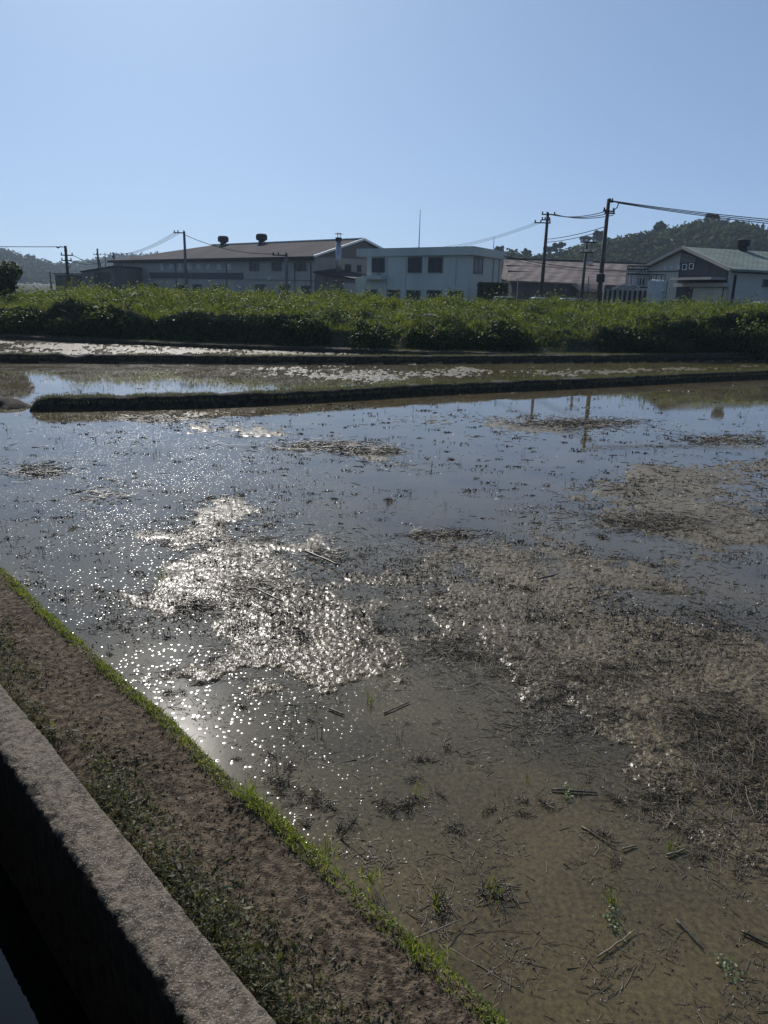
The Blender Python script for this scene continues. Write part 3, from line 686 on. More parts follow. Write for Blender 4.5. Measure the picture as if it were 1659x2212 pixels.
def mesh_tuft(seed, kind):
    rg = np.random.default_rng(seed)
    if kind == 'stub':                                   # cut stubble clump
        n = 22; P = np.stack([rg.normal(0, 0.03, n), rg.normal(0, 0.015, n), rg.uniform(-0.02, 0.005, n)], 1)
        V, Fq = blades(P, 0.05, 0.004, 1.6, 2, make=False)
        P2 = np.stack([rg.normal(0, 0.035, 34), rg.normal(0, 0.015, 34), np.abs(rg.normal(0, 0.006, 34))], 1)
        v2, f2 = prisms(P2, rg.uniform(.02, .08, 34), 0.0014, 0.4); f2 = np.concatenate([f2[:, [0, 1, 2]], f2[:, [0, 2, 3]]])
        V = np.concatenate([V, v2]); Fq = np.concatenate([Fq, f2 + len(V) - len(v2)]); m = 'straw'
    elif kind == 'sprout':                               # few upright stems
        n = 5; P = np.stack([rg.normal(0, 0.02, n), rg.normal(0, 0.02, n), np.full(n, -0.02)], 1)
        V, Fq = blades(P, 0.12, 0.003, 0.5, 3, make=False); m = 'straw_dark'
    else:                                                # green regrowth
        n = 16; P = np.stack([rg.normal(0, 0.015, n), rg.normal(0, 0.015, n), np.full(n, -0.02)], 1)
        V, Fq = blades(P, 0.13, 0.0042, 0.8, 3, make=False); m = 'grass'
    return np_mesh('stubble', V, Fq, M[m])
TM = {k: [mesh_tuft(i * 3 + q, k) for i in range(5)] for q, k in enumerate(('stub', 'sprout', 'green'))}
def put_tuft(name, kind, x, y, s, label, cat, group, i=0, zoff=0):
    zz = max(float(bedz(np.array([x]), np.array([y]))[0]), 0.0) + zoff
    o = link(name, TM[kind][i % 5], None, (x, y, zz)); o.scale = (s, s, s * RNG.uniform(0.8, 1.2)); o.rotation_euler = (0, 0, RNG.uniform(0, 6.28))
    return tag(o, label, cat, group)
x, y = field_points(1500, 0.5, 0.35, 16, 3.2)
k = np.argsort(np.hypot(x, y) + RNG.uniform(0, 14, len(x)))[:250]
for q, j in enumerate(k):
    stub = q % 3 != 1
    sz = RNG.uniform(0.45, 1.0)
    put_tuft('rice_stubble' if stub else 'rice_sprout', 'stub' if stub else 'sprout', x[j], y[j], sz * (1 + 0.04 * y[j]),
             ('small' if sz < .72 else 'bigger') + (' dark stubble clump ' if stub else ' sprig of upright rice stems ') + whereabouts(x[j], y[j]),
             'stubble' if stub else 'rice stems', 'rice stubble clumps in the flooded field' if stub else 'thin rice stems in the flooded field', q)
# farther stubble as one mass
x, y = field_points(7500, 0.42, 0.12, 27, 5.5); P = np.stack([x, y, np.maximum(bedz(x, y), 0)], 1); rr = np.hypot(x, y); up_ = RNG.uniform(size=len(P)) < 0.30
Pu = P[up_]; Ps = np.repeat(Pu, 4, 0) + np.concatenate([RNG.normal(0, 0.02, (len(Pu) * 4, 2)), np.full((len(Pu) * 4, 1), -0.01)], 1)
V1, F1 = blades(Ps, np.repeat(RNG.uniform(0.04, 0.15, len(Pu)), 4), np.repeat(0.0032 * np.clip(rr[up_] / 7, 1, 2.6), 4), 0.5, 2, make=False)
Pm = P[~up_]; q = 12; sp = np.repeat(RNG.lognormal(math.log(0.055), 0.5, len(Pm)), q)
Ps = np.repeat(Pm, q, 0) + np.stack([RNG.normal(0, 1, len(sp)) * sp, RNG.normal(0, 0.4, len(sp)) * sp, np.abs(RNG.normal(0, 0.16, len(sp))) * sp], 1)
V2, F2 = leaves(Ps, RNG.normal(size=(len(Ps), 3)), 0.03 * np.clip(Ps[:, 1] / 8, 1, 1.8), 0.35)
o = link('far_stubble', np_mesh('far_stubble', np.concatenate([V1, V2]), np.concatenate([F1, F2 + len(V1)]), M['straw_dark'])); tag(o, 'countless small tufts of rice stubble across the middle of the flooded field', 'stubble', kind='stuff')

# fine green-brown shoots in the paddy behind the dike
n = 9000; x = RNG.uniform(-13, 20, n); y = lineA(x) + 0.9 + RNG.uniform(0, 1, n) * (lineB(x) - lineA(x) - 1.1); k = (fbm(x * .5, y * .8, 3) > 0.45 - 0.09 * (x + 4)); x, y = x[k], y[k]
Ps = np.repeat(np.stack([x, y, np.maximum(bedz(x, y), 0) - .01], 1), 3, 0); Ps[:, :2] += RNG.normal(0, .03, (len(Ps), 2)); v, f = blades(Ps, 0.07, 0.006, .6, 2, make=False)
o = link('paddy_shoots', np_mesh('paddy_shoots', v, f, M['grass_dry'])); tag(o, 'fine greenish shoots standing in the flooded paddy between the two dikes', 'shoots', kind='stuff')

# particular things near the camera
def stick(p0, p1, r, label, m='straw', z0=0.01, z1=0.01, name='straw_stick', cat='stick', wob=0.003):
    a = pt(*p0, z0); b = pt(*p1, z1); mb = MB(); rg = random.Random(int(p0[0] * 7 + p0[1]))
    pts = [a.lerp(b, i / 6) + Vector((rg.uniform(-wob, wob), rg.uniform(-wob, wob), rg.uniform(-0.002, 0.003))) for i in range(7)]
    mb.tube(pts, [r, r * 1.1, r, r * 0.95, r, r * 0.9, r * 0.6], 6)
    return tag(mb.build(name, M[m], None, True), label, cat)
stick((957, 2040), (1130, 2145), 0.004, 'longest brown stem lying under the water beside the grassy edge, bottom right', z0=-0.002, z1=0.0)
stick((1290, 2070), (1372, 2010), 0.004, 'thick pale brown stick with a frayed end lying near the bottom of the field', 'straw_pale')
stick((1255, 1785), (1330, 1830), 0.004, 'pair-forming brown straw crossing a pale chip in the shallow water', z0=0.006)
stick((1345, 1835), (1375, 1825), 0.005, 'short whitish straw chip lying on brown straw in open water', 'straw_pale')
stick((1440, 1848), (1480, 1835), 0.006, 'stubby pale stick lying against a small green rice tuft', 'straw_pale')
stick((890, 2030), (1000, 1985), 0.003, 'thin stem slanting over the water edge near a bright grass tuft', 'straw_pale', z0=0.08, z1=0.02)
stick((735, 1815), (775, 1760), 0.0035, 'long bent reed leaning out of the water by the bank', 'grass_dry', z0=0.0, z1=0.12)
stick((1600, 2010), (1659, 2040), 0.005, 'dark broken stick at the right edge of the shallow water', 'straw_dark')
stick((1460, 1985), (1520, 2050), 0.004, 'dark straw lying diagonally near the lower right corner', 'straw_dark')
stick((1190, 1705), (1290, 1712), 0.0055, 'muddy horizontal stem with a weed caught on it in the middle right', 'straw_dark')
stick((545, 1268), (610, 1300), 0.009, 'thick dark root lying on the glittering mud patch', 'straw_dark', z0=0.04, z1=0.04, name='dead_branch', cat='branch')
stick((660, 1190), (735, 1222), 0.011, 'dark broken branch end lying at the right tip of the glittering patch', 'straw_dark', z0=0.04, z1=0.04, name='dead_branch', cat='branch')
stick((1165, 1250), (1205, 1240), 0.009, 'short dark chunk of wood on the brown mud in mid field', 'straw_dark', z0=0.03, z1=0.03, name='dead_branch', cat='branch')
stick((710, 1530), (745, 1545), 0.006, 'dark split straw lying flat beside a sprouting tuft in mid water', 'straw_dark')
stick((830, 1540), (885, 1515), 0.005, 'long dark straw pointing away from a sprouting tuft in mid water', 'straw_dark')
for (px, py), s, lb in [((1065, 1930), 1.25, 'large green rice tuft with long blades and black mud at its foot'),
                        ((945, 1960), 1.0, 'dark muddy rice tuft with wet shining base near the grassy edge'),
                        ((1320, 1950), 0.9, 'rice tuft with thin upright blades above a pale green weed'),
                        ((1447, 1838), 0.8, 'small green rice tuft beside a stubby pale stick'),
                        ((900, 1720), 0.8, 'slim green rice shoot standing alone in the middle of the near water'),
                        ((800, 1520), 0.9, 'yellowish rice tuft among long dark straws in mid water'),
                        ((1140, 1690), 0.5, 'tiny bright green shoot in open brown water'),
                        ((350, 1255), 1.1, 'green weed tuft at the left of the glittering patch')]:
    p = pt(px, py); put_tuft('rice_tuft', 'green', p.x, p.y, s, lb, 'rice tuft', None, int(px), 0)
    if lb.startswith(('large', 'dark')):
        put_tuft('rice_stubble', 'stub', p.x + 0.02, p.y, s * 1.3, 'black muddy root clump at the foot of the ' + ('large green rice tuft' if lb[0] == 'l' else 'dark rice tuft by the grassy edge'), 'stubble', None, 2)
def big_tuft(px, py, z, n, h, label, spread=0.03, m='grass'):
    p = pt(px, py, z); P = np.stack([RNG.normal(0, spread, n), RNG.normal(0, spread, n), np.zeros(n)], 1)
    v, f = blades(P, h, 0.005, 0.9, 3, make=False); o = link('grass_tuft', np_mesh('grass_tuft', v, f, M[m]), None, p); tag(o, label, 'grass tuft')
big_tuft(935, 2085, 0.02, 90, 0.10, 'largest bright green grass tuft at the water edge near the bottom')
big_tuft(700, 1850, 0.05, 70, 0.08, 'spiky green grass tuft at the water edge halfway down the bank', 0.04)
big_tuft(530, 1720, 0.05, 60, 0.08, 'green grass tuft leaning over the brightest glare on the water', 0.035)
big_tuft(800, 1905, 0.04, 40, 0.06, 'low leafy grass tuft between the two spiky tufts on the bank edge', 0.04)
def sprawl(px, py, label, n=60, s=0.07, m='straw_pale'):
    p = pt(px, py, 0.008); P = np.stack([RNG.normal(0, s * 0.5, n), RNG.normal(0, s, n), RNG.uniform(0, 0.02, n)], 1)
    v, f = leaves(P, RNG.normal(size=(n, 3)) * 0.5 + [0, 0, 1], 0.018, 0.6)
    st = link('weed_plant', np_mesh('weed_plant', v, f, M['paleweed'])); st.location = p; tag(st, label, 'weed')
M['paleweed'] = mat('paleweed', (0.12, 0.15, 0.06), 0.5, island=[(0.07, 0.10, 0.035), (0.2, 0.24, 0.11)], trans=0.3)
sprawl(1325, 1990, 'pale green weed floating in clear brown water near the bottom', 60, 0.04)
sprawl(1575, 2095, 'pale green weed floating near the lower right corner', 45, 0.04)
sprawl(1225, 1712, 'grey green weed caught on a muddy stem', 50, 0.035)
sprawl(1055, 1640, 'single small pale leaf patch floating in mid water', 5, 0.008)
# crumbs of soil
n = 16000; t = 0.5 + 8 * RNG.uniform(0, 1, n) ** 1.4; c = RNG.uniform(1.0, 1.66, n); k = RNG.uniform(-.5, .5, n) < fbm(t * 4, c * 4, 3); t, c = t[k], c[k]
v, f = leaves(np.stack([NX * c + TX * t, NY * c + TY * t, ridgez(c, t) + 0.002], 1), RNG.normal(size=(len(t), 3)) * .7 + [0, 0, .7], RNG.lognormal(math.log(0.008), 0.4, len(t)), 0.8, 0.3)
o = link('soil_crumbs', np_mesh('soil_crumbs', v, f, M['soil'])); tag(o, 'loose crumbs of brown soil strewn over the earth bank', 'soil crumbs', kind='stuff')
# dry straw bits on the earth bank
n = 900; t = RNG.uniform(0.6, 7.5, n); c = RNG.uniform(1.05, 1.7, n); P = np.stack([NX * c + TX * t, NY * c + TY * t, ridgez(c, t) + 0.004], 1)
v, f = prisms(P, RNG.lognormal(math.log(0.028), 0.5, n), 0.0009, 0.2); o = link('dry_straw', np_mesh('dry_straw', v, f, M['straw_pale']))
tag(o, 'tiny dry straw bits scattered over the bare brown soil of the bank', 'straw', kind='stuff')
for (px, py), lb in [((720, 2075), 'small white chip lying on the bare soil near the bottom'), ((395, 1830 - 0), 'small pale chip lying on the bare soil halfway down the bank'), ((298, 1635), 'pale curled leaf lying on the bare soil of the bank')]:
    p = pt(px, py, 0.32); mb = MB(); mb.tube([p + Vector((-0.008, -0.01, 0)), p + Vector((0, 0, 0.005)), p + Vector((0.008, 0.012, 0))], [0.003, 0.005, 0.003], 6); tag(mb.build('pale_chip', M['straw_pale'], None, True), lb, 'chip')

# ------------------------------------------------------------------ overgrown bank behind the paddies
fp = [(0, 668), (90, 672), (110, 655), (250, 662), (310, 692), (400, 682), (470, 687), (540, 692), (560, 697), (600, 676), (680, 692), (730, 718), (760, 722), (850, 738), (890, 708), (960, 703), (1030, 714), (1080, 703), (1130, 718), (1160, 738), (1280, 738), (1300, 714), (1400, 702), (1500, 694), (1600, 680), (1659, 678)]
fq = [py_(px, py, float(foot(py_(px, py, 34).x)) + 0.8) for px, py in fp]
facez = lerp_line([(q.x, q.z) for q in fq])
tp = [(0, 645), (100, 631), (300, 628), (500, 632), (640, 638), (720, 634), (850, 646), (1000, 650), (1200, 652), (1400, 660), (1500, 663), (1659, 665)]
topz = lerp_line([(py_(px, py, 43).x, py_(px, py, 43).z - 0.24) for px, py in tp])
def bankz(x, y):
    s = y - foot(x) + 0.35 * fbm(x * 0.5, x * 0 + 2, 2); lump = 0.5 * fbm(x * 0.5, y * 0.8, 3) + 0.12 * fbm(x * 2.2, y * 2.2, 2)
    fz = facez(x); tz = topz(x)
    z = 0.15 + (fz - 0.15) * sstep(s / 1.1)
    z = z + (tz - fz) * np.clip((s - 1.0) / 8.0, 0, 1) ** 0.85
    z = z + lump * sstep((s - 0.2) / 1.0)
    return np.where(s > 10, z + (0.6 - z) * sstep((s - 10.5) / 3.5), z)
xs = np.arange(-56, 56, 0.16); ss = np.concatenate([np.arange(-0.8, 2.2, 0.1), np.arange(2.3, 15, 0.3)])
Xg, Sg = np.meshgrid(xs, ss); Yg = foot(Xg) + Sg; Zg = bankz(Xg, Yg)
n = len(xs); i = np.arange((len(ss) - 1) * n).reshape(-1, n)[:, :-1].ravel()
o = link('embankment', np_mesh('embankment', np.stack([Xg, Yg, Zg], 2).reshape(-1, 3), np.stack([i, i + 1, i + n + 1, i + n], 1), M['bank'], True)); tag(o, kind='structure')
# ground cover of vines and weeds
def scatter_bank(n, s0, s1, x0=-27, x1=27):
    x = RNG.uniform(x0, x1, n); s = RNG.uniform(s0, s1, n); y = foot(x) + s; return x, y, s
x, y, s = scatter_bank(260000, 0.7, 11); d = fbm(x * 0.7, y * 0.5 + 3, 3); k = RNG.uniform(-0.55, 0.5, len(x)) < d; x, y = x[k], y[k]
z = bankz(x, y) + np.abs(RNG.normal(0, 0.13, len(x))) * (1 + np.clip(fbm(x * 1.3, y * 1.3, 2) * 4, -0.8, 3.0))
v1, f1 = leaves(np.stack([x, y, z], 1), RNG.normal(size=(len(x), 3)) * 0.7 + [0, 0, 0.9], 0.105, 0.7)
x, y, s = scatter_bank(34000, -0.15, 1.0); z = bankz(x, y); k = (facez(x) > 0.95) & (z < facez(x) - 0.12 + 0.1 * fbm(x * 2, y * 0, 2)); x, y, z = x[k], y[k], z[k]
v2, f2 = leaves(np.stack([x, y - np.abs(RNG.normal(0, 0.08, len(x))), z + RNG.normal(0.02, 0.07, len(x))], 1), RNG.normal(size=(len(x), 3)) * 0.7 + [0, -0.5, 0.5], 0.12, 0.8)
o = link('bank_undergrowth', np_mesh('bank_undergrowth', v2, f2, M['leaf_dark'])); tag(o, 'dark shaded undergrowth on the steep front of the embankment', 'weeds', kind='stuff')  # shade of the steep front is put into the darker leaf colour
o = link('bank_weeds', np_mesh('bank_weeds', v1, f1, M['leaf']))
tag(o, 'dense green vines and weeds covering the whole embankment behind the fields', 'weeds', kind='stuff')
x, y, s = scatter_bank(130000, 0.9, 11); d = fbm(x * 0.7, y * 0.5 + 3, 3); k = RNG.uniform(-0.5, 0.5, len(x)) > d; x, y = x[k], y[k]
tall = 0.22 + 0.6 * np.clip(fbm(x * 0.6 + 9, y * 0.6, 2), 0, 1)
v1, f1 = blades(np.stack([x, y, bankz(x, y)], 1), tall, 0.022, 0.9, 2, make=False)
M['bank_grass'] = mat('bank_grass', (0.1, 0.12, 0.04), 0.7, island=[(0.06, 0.08, 0.02), (0.12, 0.15, 0.04), (0.20, 0.21, 0.08)], trans=0.45, spec=0.15)
o = link('bank_grass', np_mesh('bank_grass', v1, f1, M['bank_grass'])); tag(o, 'tall pale green grass growing between the vines on the embankment', 'grass', kind='stuff')

def shrub(px0, px1, pyt, Y, label, m='leaf', dens=900, name='shrub', dark=False, zb=None, depth=0.8):
    a = py_(px0, pyt, Y); b = py_(px1, pyt, Y); cx = (a.x + b.x) / 2; rx = (b.x - a.x) / 2; z0 = float(bankz(np.array([cx]), np.array([Y]))[0]) - 0.15 if zb is None else zb
    h = (a.z + b.z) / 2 - z0; e = empty(name, (cx, Y, z0), label, 'shrub')
    n = int(dens * max(1.0, rx * h)); q = RNG.normal(size=(n, 3)); q /= np.linalg.norm(q, axis=1)[:, None]; q[:, 2] = np.abs(q[:, 2]); rad = RNG.uniform(0.55, 1.12, n) ** 0.6
    bump = 1 + 0.4 * fbm(q[:, 0] * 2.5 + cx, q[:, 2] * 3 + q[:, 1], 3)
    nl_ = max(2, int(rx * 2.2)); lb_ = RNG.integers(0, nl_, n); lx = (np.arange(nl_) + 0.5) / nl_ * 2 - 1 + RNG.uniform(-.5, .5, nl_) / nl_; lh = RNG.uniform(0.55, 1.05, nl_) * np.sqrt(1 - 0.55 * lx ** 2); lw = RNG.uniform(1.2, 2.0, nl_) / nl_
    P = q * (rad * bump)[:, None] * np.stack([rx * lw[lb_], depth * RNG.uniform(.6, 1.1, nl_)[lb_], h * lh[lb_]], 1) + np.stack([cx + rx * lx[lb_] * .8, Y + RNG.uniform(-.3, .3, nl_)[lb_], np.full(n, z0)], 1)
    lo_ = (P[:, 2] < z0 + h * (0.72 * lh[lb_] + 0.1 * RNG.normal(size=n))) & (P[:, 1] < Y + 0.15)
    for kk, nm, mm_ in ((~lo_, 'foliage', m), (lo_, 'shaded_foliage', 'leaf_dark')):  # low front leaves get a darker colour, painting the shade on that side
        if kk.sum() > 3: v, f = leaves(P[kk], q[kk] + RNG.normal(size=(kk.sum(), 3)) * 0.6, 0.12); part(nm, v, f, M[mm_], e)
    q = RNG.normal(size=(60, 3)); mb = MB()
    for k in range(6):
        an = k * 1.05; mb.tube([(cx, Y, z0), (cx + math.cos(an) * rx * 0.4, Y + math.sin(an) * depth * 0.4, z0 + h * 0.5), (cx + math.cos(an) * rx * 0.75, Y + math.sin(an) * depth * .7, z0 + h * 0.75)], [0.04, 0.025, 0.01], 5)
    mb.build('stem', M['wood'], e); return e
yf = lambda px: float(foot(py_(px, 720, 33).x))
x, y, s = scatter_bank(60000, -0.5, 1.6); k = (facez(x) < 1.15) & (RNG.uniform(-.5, .6, len(x)) < fbm(x * 1.5, y * 2, 3) + .25); x, y = x[k], y[k]
v1, f1 = blades(np.stack([x, y, bankz(x, y)], 1), 0.13, 0.016, 1.1, 2, make=False)
o = link('bank_foot_grass', np_mesh('bank_foot_grass', v1, f1, M['grass_dry'])); tag(o, 'short dull grass on the low bare dips along the foot of the embankment', 'grass', kind='stuff')
shrub(769, 838, 672, yf(800) + 0.1, 'dark round bush standing out alone in the dip of the embankment front', 'leaf_dark', 1500)
shrub(100, 310, 652, yf(200) + 0.6, 'broad vine mound at the left with a dark overhanging front', 'leaf', 900)
shrub(-30, 85, 664, yf(30) + 0.6, 'vine mound at the left edge below the dark tree', 'leaf', 900)
shrub(590, 700, 676, yf(640) + 0.6, 'vine mound below the chimney of the long factory', 'leaf', 900)
shrub(885, 1040, 700, yf(960) + 0.5, 'vine mound in front of the flat roofed office', 'leaf', 900)
shrub(1040, 1150, 700, yf(1090) + 0.5, 'vine mound below the dark hedge of the office corner', 'leaf', 900)
shrub(1300, 1470, 696, yf(1380) + 0.5, 'vine mound below the round steel tank', 'leaf', 900)
shrub(1460, 1700, 676, yf(1580) + 0.5, 'largest vine mound with a black front at the right edge', 'leaf', 900)

# ------------------------------------------------------------------ trees
def tree(name, base, h, rx, label, nl=2500, ls=0.2, m='leaf_dark', trunk_r=0.12, crown0=0.35, cat='tree', flat=1.0, group=None):
    base = Vector(base); e = empty(name, base, label, cat, group); rg = random.Random(int(abs(base.x * 100)) + 5)
    mb = MB(); cz = base.z + h * (crown0 + 1) / 2; top = Vector((base.x + rg.uniform(-.1, .1) * rx, base.y, base.z + h * 0.8))
    mb.tube([base - Vector((0, 0, 0.3)), base.lerp(top, 0.5) + Vector((rg.uniform(-.05, .05) * h, 0, 0)), top], [trunk_r, trunk_r * 0.7, trunk_r * 0.25], 7)
    cl = []
    for k in range(14):
        an = rg.uniform(0, 6.28); rr_ = rg.uniform(0.25, 0.8); zz = rg.uniform(-0.8, 0.85); rr_ *= math.sqrt(1 - zz * zz * 0.8)
        p = Vector((base.x + math.cos(an) * rx * rr_, base.y + math.sin(an) * rx * rr_, cz + zz * h * (1 - crown0) / 2 * 0.8 * flat)); cl.append(p)
        mb.tube([base.lerp(top, rg.uniform(0.4, 0.9)), p], [trunk_r * 0.35, trunk_r * 0.1], 5)
    mb.build('trunk', M['wood'], e)
    cl = np.array([tuple(p) for p in cl]); ci = RNG.integers(0, len(cl), nl); q = RNG.normal(size=(nl, 3)); q /= np.linalg.norm(q, axis=1)[:, None]
    P = cl[ci] + q * (RNG.uniform(0.5, 1.0, nl)[:, None] ** 0.5) * [rx * 0.38, rx * 0.38, h * (1 - crown0) * 0.2]
    v, f = leaves(P, q + RNG.normal(size=(nl, 3)) * 0.5 + [0, 0, 0.3], ls); part('crown', v, f, M[m], e); return e
b0 = py_(-15, 655, 41)
tree('broadleaf_tree', (b0.x, 41, 1.2), py_(0, 540, 41).z - 1.0, 2.15, 'dark leafy tree standing on the embankment at the left edge', 9000, 0.16, 'leaf_dark', 0.14, 0.12)

# ------------------------------------------------------------------ hills
def sil(pts, Y): return lerp_line([(py_(a, b, Y).x, py_(a, b, Y).z) for a, b in pts])
def hill(name, pts, Y, depth, th, mm='hill', seed=0):
    f = sil(pts, Y); x0 = py_(pts[0][0], pts[0][1], Y).x; x1 = py_(pts[-1][0], pts[-1][1], Y).x
    def zf(X, Yy):
        u = (Yy - (Y - depth)) / depth; r = np.where(u < 1, sstep(u) ** 0.8, 1 - sstep((u - 1)))
        fade = sstep((X - x0) / (0.12 * (x1 - x0)) + 0.3) * sstep((x1 - X) / (0.12 * (x1 - x0)) + 0.3)
        return 0.3 + (f(X) - th - 0.3) * r * fade + depth * 0.015 * fbm(X / depth * 3 + seed, Yy / depth * 3, 3) * np.clip(u, 0, 1) * (u < 0.93)
    xs = np.linspace(x0, x1, 160); ys = np.linspace(Y - depth, Y + depth, 60)
    tag(grid(xs, ys, zf, name, M[mm]), kind='structure'); return zf, x0, x1
HR = [(1000, 560), (1060, 545), (1100, 534), (1135, 545), (1165, 546), (1200, 537), (1230, 527), (1260, 519), (1290, 511), (1330, 506), (1380, 498), (1420, 486), (1455, 476), (1490, 470), (1540, 465), (1585, 474), (1625, 497), (1660, 519), (1720, 548), (1800, 575)]
zr, rx0, rx1 = hill('hill', HR, 300, 110, 4.6, seed=3)
HL = [(-400, 480), (-200, 490), (-80, 515), (0, 543), (40, 553), (80, 566), (130, 583), (180, 600), (240, 612)]
zl, lx0, lx1 = hill('left_hill', HL, 620, 240, 5, seed=8)
HB = [(60, 600), (110, 590), (140, 581), (175, 577), (200, 574), (225, 573), (250, 562), (300, 555), (400, 560), (500, 590)]
zb_, bx0, bx1 = hill('distant_hill', HB, 900, 250, 6, seed=12)
def canopy(zf, x0, x1, Y, depth, n, rad, cards, cs, name, label, m='forest', ys=0.0):
    x = RNG.uniform(x0, x1, n); y = Y - depth * RNG.uniform(-0.12, 1, n) ** 1.0; z = zf(x, y); k = z > 1.5; x, y, z = x[k], y[k], z[k]; n = len(x)
    R_ = np.clip(RNG.lognormal(0, 0.35, n), .4, 1.6) * rad; q = RNG.normal(size=(n, cards, 3)); q /= np.linalg.norm(q, axis=2)[:, :, None]; q[:, :, 2] = np.abs(q[:, :, 2])
    P = np.stack([x, y, z - rad * 0.2], 1)[:, None, :] + q * R_[:, None, None] * [1, 1, 1.0] * RNG.uniform(0.7, 1, (n, cards, 1))
    v, f = leaves(P.reshape(-1, 3), (q + RNG.normal(size=q.shape) * 0.4).reshape(-1, 3), cs)
    o = link(name, np_mesh(name, v, f, M[m])); tag(o, label, 'forest', kind='stuff')
canopy(zr, rx0, rx1, 300, 110, 2000, 3.0, 50, 1.5, 'hill_forest', 'dark green forest covering the rounded hill at the right')
canopy(zl, lx0, lx1, 620, 240, 1500, 6, 34, 3.4, 'left_forest', 'hazy forest covering the steep hill at the left')
canopy(zb_, bx0, bx1, 900, 250, 1100, 8, 30, 4.5, 'distant_forest', 'pale hazy forest on the farthest low ridge')
# bamboo plumes along the ridge line
n = 150; x = RNG.uniform(rx0 + 30, rx1 - 20, n); y = 300 + RNG.uniform(-45, 3, n); k = fbm(x * 0.05, y * 0.05 + 2, 2) > -0.12; x, y = x[k], y[k]; z = zr(x, y)
P = []
for a, b_, c in zip(x, y, z):
    hh = RNG.uniform(2.6, 4.2); u = RNG.uniform(0, 1, 26); ln = RNG.normal(0, 0.6); P.append(np.stack([a + ln * u ** 2 + RNG.normal(0, 0.5, 26) * (1.05 - u), b_ + RNG.normal(0, 0.4, 26), c + hh * (0.3 + 0.7 * u)], 1))
P = np.concatenate(P); v, f = leaves(P, RNG.normal(size=P.shape), 0.8, 0.4); o = link('bamboo', np_mesh('bamboo', v, f, M['bamboo'])); tag(o, 'pale feathery bamboo growing along the crest of the right hill', 'bamboo', kind='stuff')
for (px, py), s, lb, fl in [((1209, 521), 1.0, 'umbrella shaped tree standing clear on the hill crest beside the second pole', .5), ((1188, 530), 1.1, 'low wide tree on the crest just right of the second pole', .6), ((1266, 508), 0.9, 'small umbrella tree on the crest behind the insulator pole', .5),
                        ((1294, 497), 1.2, 'bushy tree on the crest touching the tallest pole', .8), ((1427, 478), 1.2, 'round tree halfway up the left side of the hill crest', .9), ((1598, 476), 1.1, 'lone leaning tree on the right shoulder of the hill crest', .9),
                        ((1141, 537), 0.8, 'small pointed tree on the low crest above the warehouse', 1), ((1540, 462), 1.3, 'broad tree crowning the very top of the hill', .7), ((1080, 530), 0.9, 'tree rising behind the right end of the office roof', 1)]:
    q = py_(px, py, 297); zg = float(zr(np.array([q.x]), np.array([297.0]))[0]); h = max(q.z - zg, 3.0)
    tree('hill_tree', (q.x, 297, q.z - h), h + 0.2, 2.3 * s, lb, 900, 0.85, 'forest', 0.22, 0.35 if fl > .7 else 0.55, flat=fl)

# ------------------------------------------------------------------ buildings
GZ = 0.6
def wdir(A, B):
    d = Vector((B[0] - A[0], B[1] - A[1], 0)); d.normalize(); n = Vector((d.y, -d.x, 0))
    if n.dot(Vector((A[0], A[1], 0))) > 0: n = -n
    return d, n                                              # n points to the viewer side
def wrect(mb, A, B, r, o0, o1):
    """box on wall AB given by photo rect r=(x0,y0,x1,y1), from offset o0 to o1 in front of the wall"""
    x0, y0, x1, y1 = r; d, n = wdir(A, B); ym = (y0 + y1) / 2; xm = (x0 + x1) / 2
    p0 = on_wall(A, B, x0, ym); p1 = on_wall(A, B, x1, ym); zt = on_wall(A, B, xm, y0).z; zb = on_wall(A, B, xm, y1).z
    fp = [p0 + n * o1, p1 + n * o1, p1 + n * o0, p0 + n * o0]; mb.hexa([(p.x, p.y) for p in fp], zb, zt)
    return p0, p1, zb, zt, d, n
def box_on(parent, A, B, r, o0, o1, m, name):
    mb = MB(); wrect(mb, A, B, r, o0, o1); return mb.build(name, M[m], parent)
def window(parent, A, B, r, mull=1, fm='frame', label=None):
    mb = MB(); p0, p1, zb, zt, d, n = wrect(mb, A, B, r, 0.02, 0.035); fr = MB(); t = 0.07
    L = (p1 - p0).dot(d)
    def fb(u0, u1, z0, z1, o1=0.07):
        q = [p0 + d * u0 + n * o1, p0 + d * u1 + n * o1, p0 + d * u1 + n * 0.004, p0 + d * u0 + n * 0.004]; fr.hexa([(v.x, v.y) for v in q], z0, z1)
    sg = 1 if L > 0 else -1; L = abs(L); 
    if sg < 0: d = -d
    fb(-t, L + t, zt, zt + t); fb(-t, L + t, zb - t, zb, 0.10); fb(-t, 0, zb, zt); fb(L, L + t, zb, zt)
    for k in range(mull): u = L * (k + 1) / (mull + 1); fb(u - 0.025, u + 0.025, zb, zt, 0.055)
    f = fr.build('window', M[fm], parent)
    if label: f['label'] = label
    mb.build('pane', M['pane'], f); return f
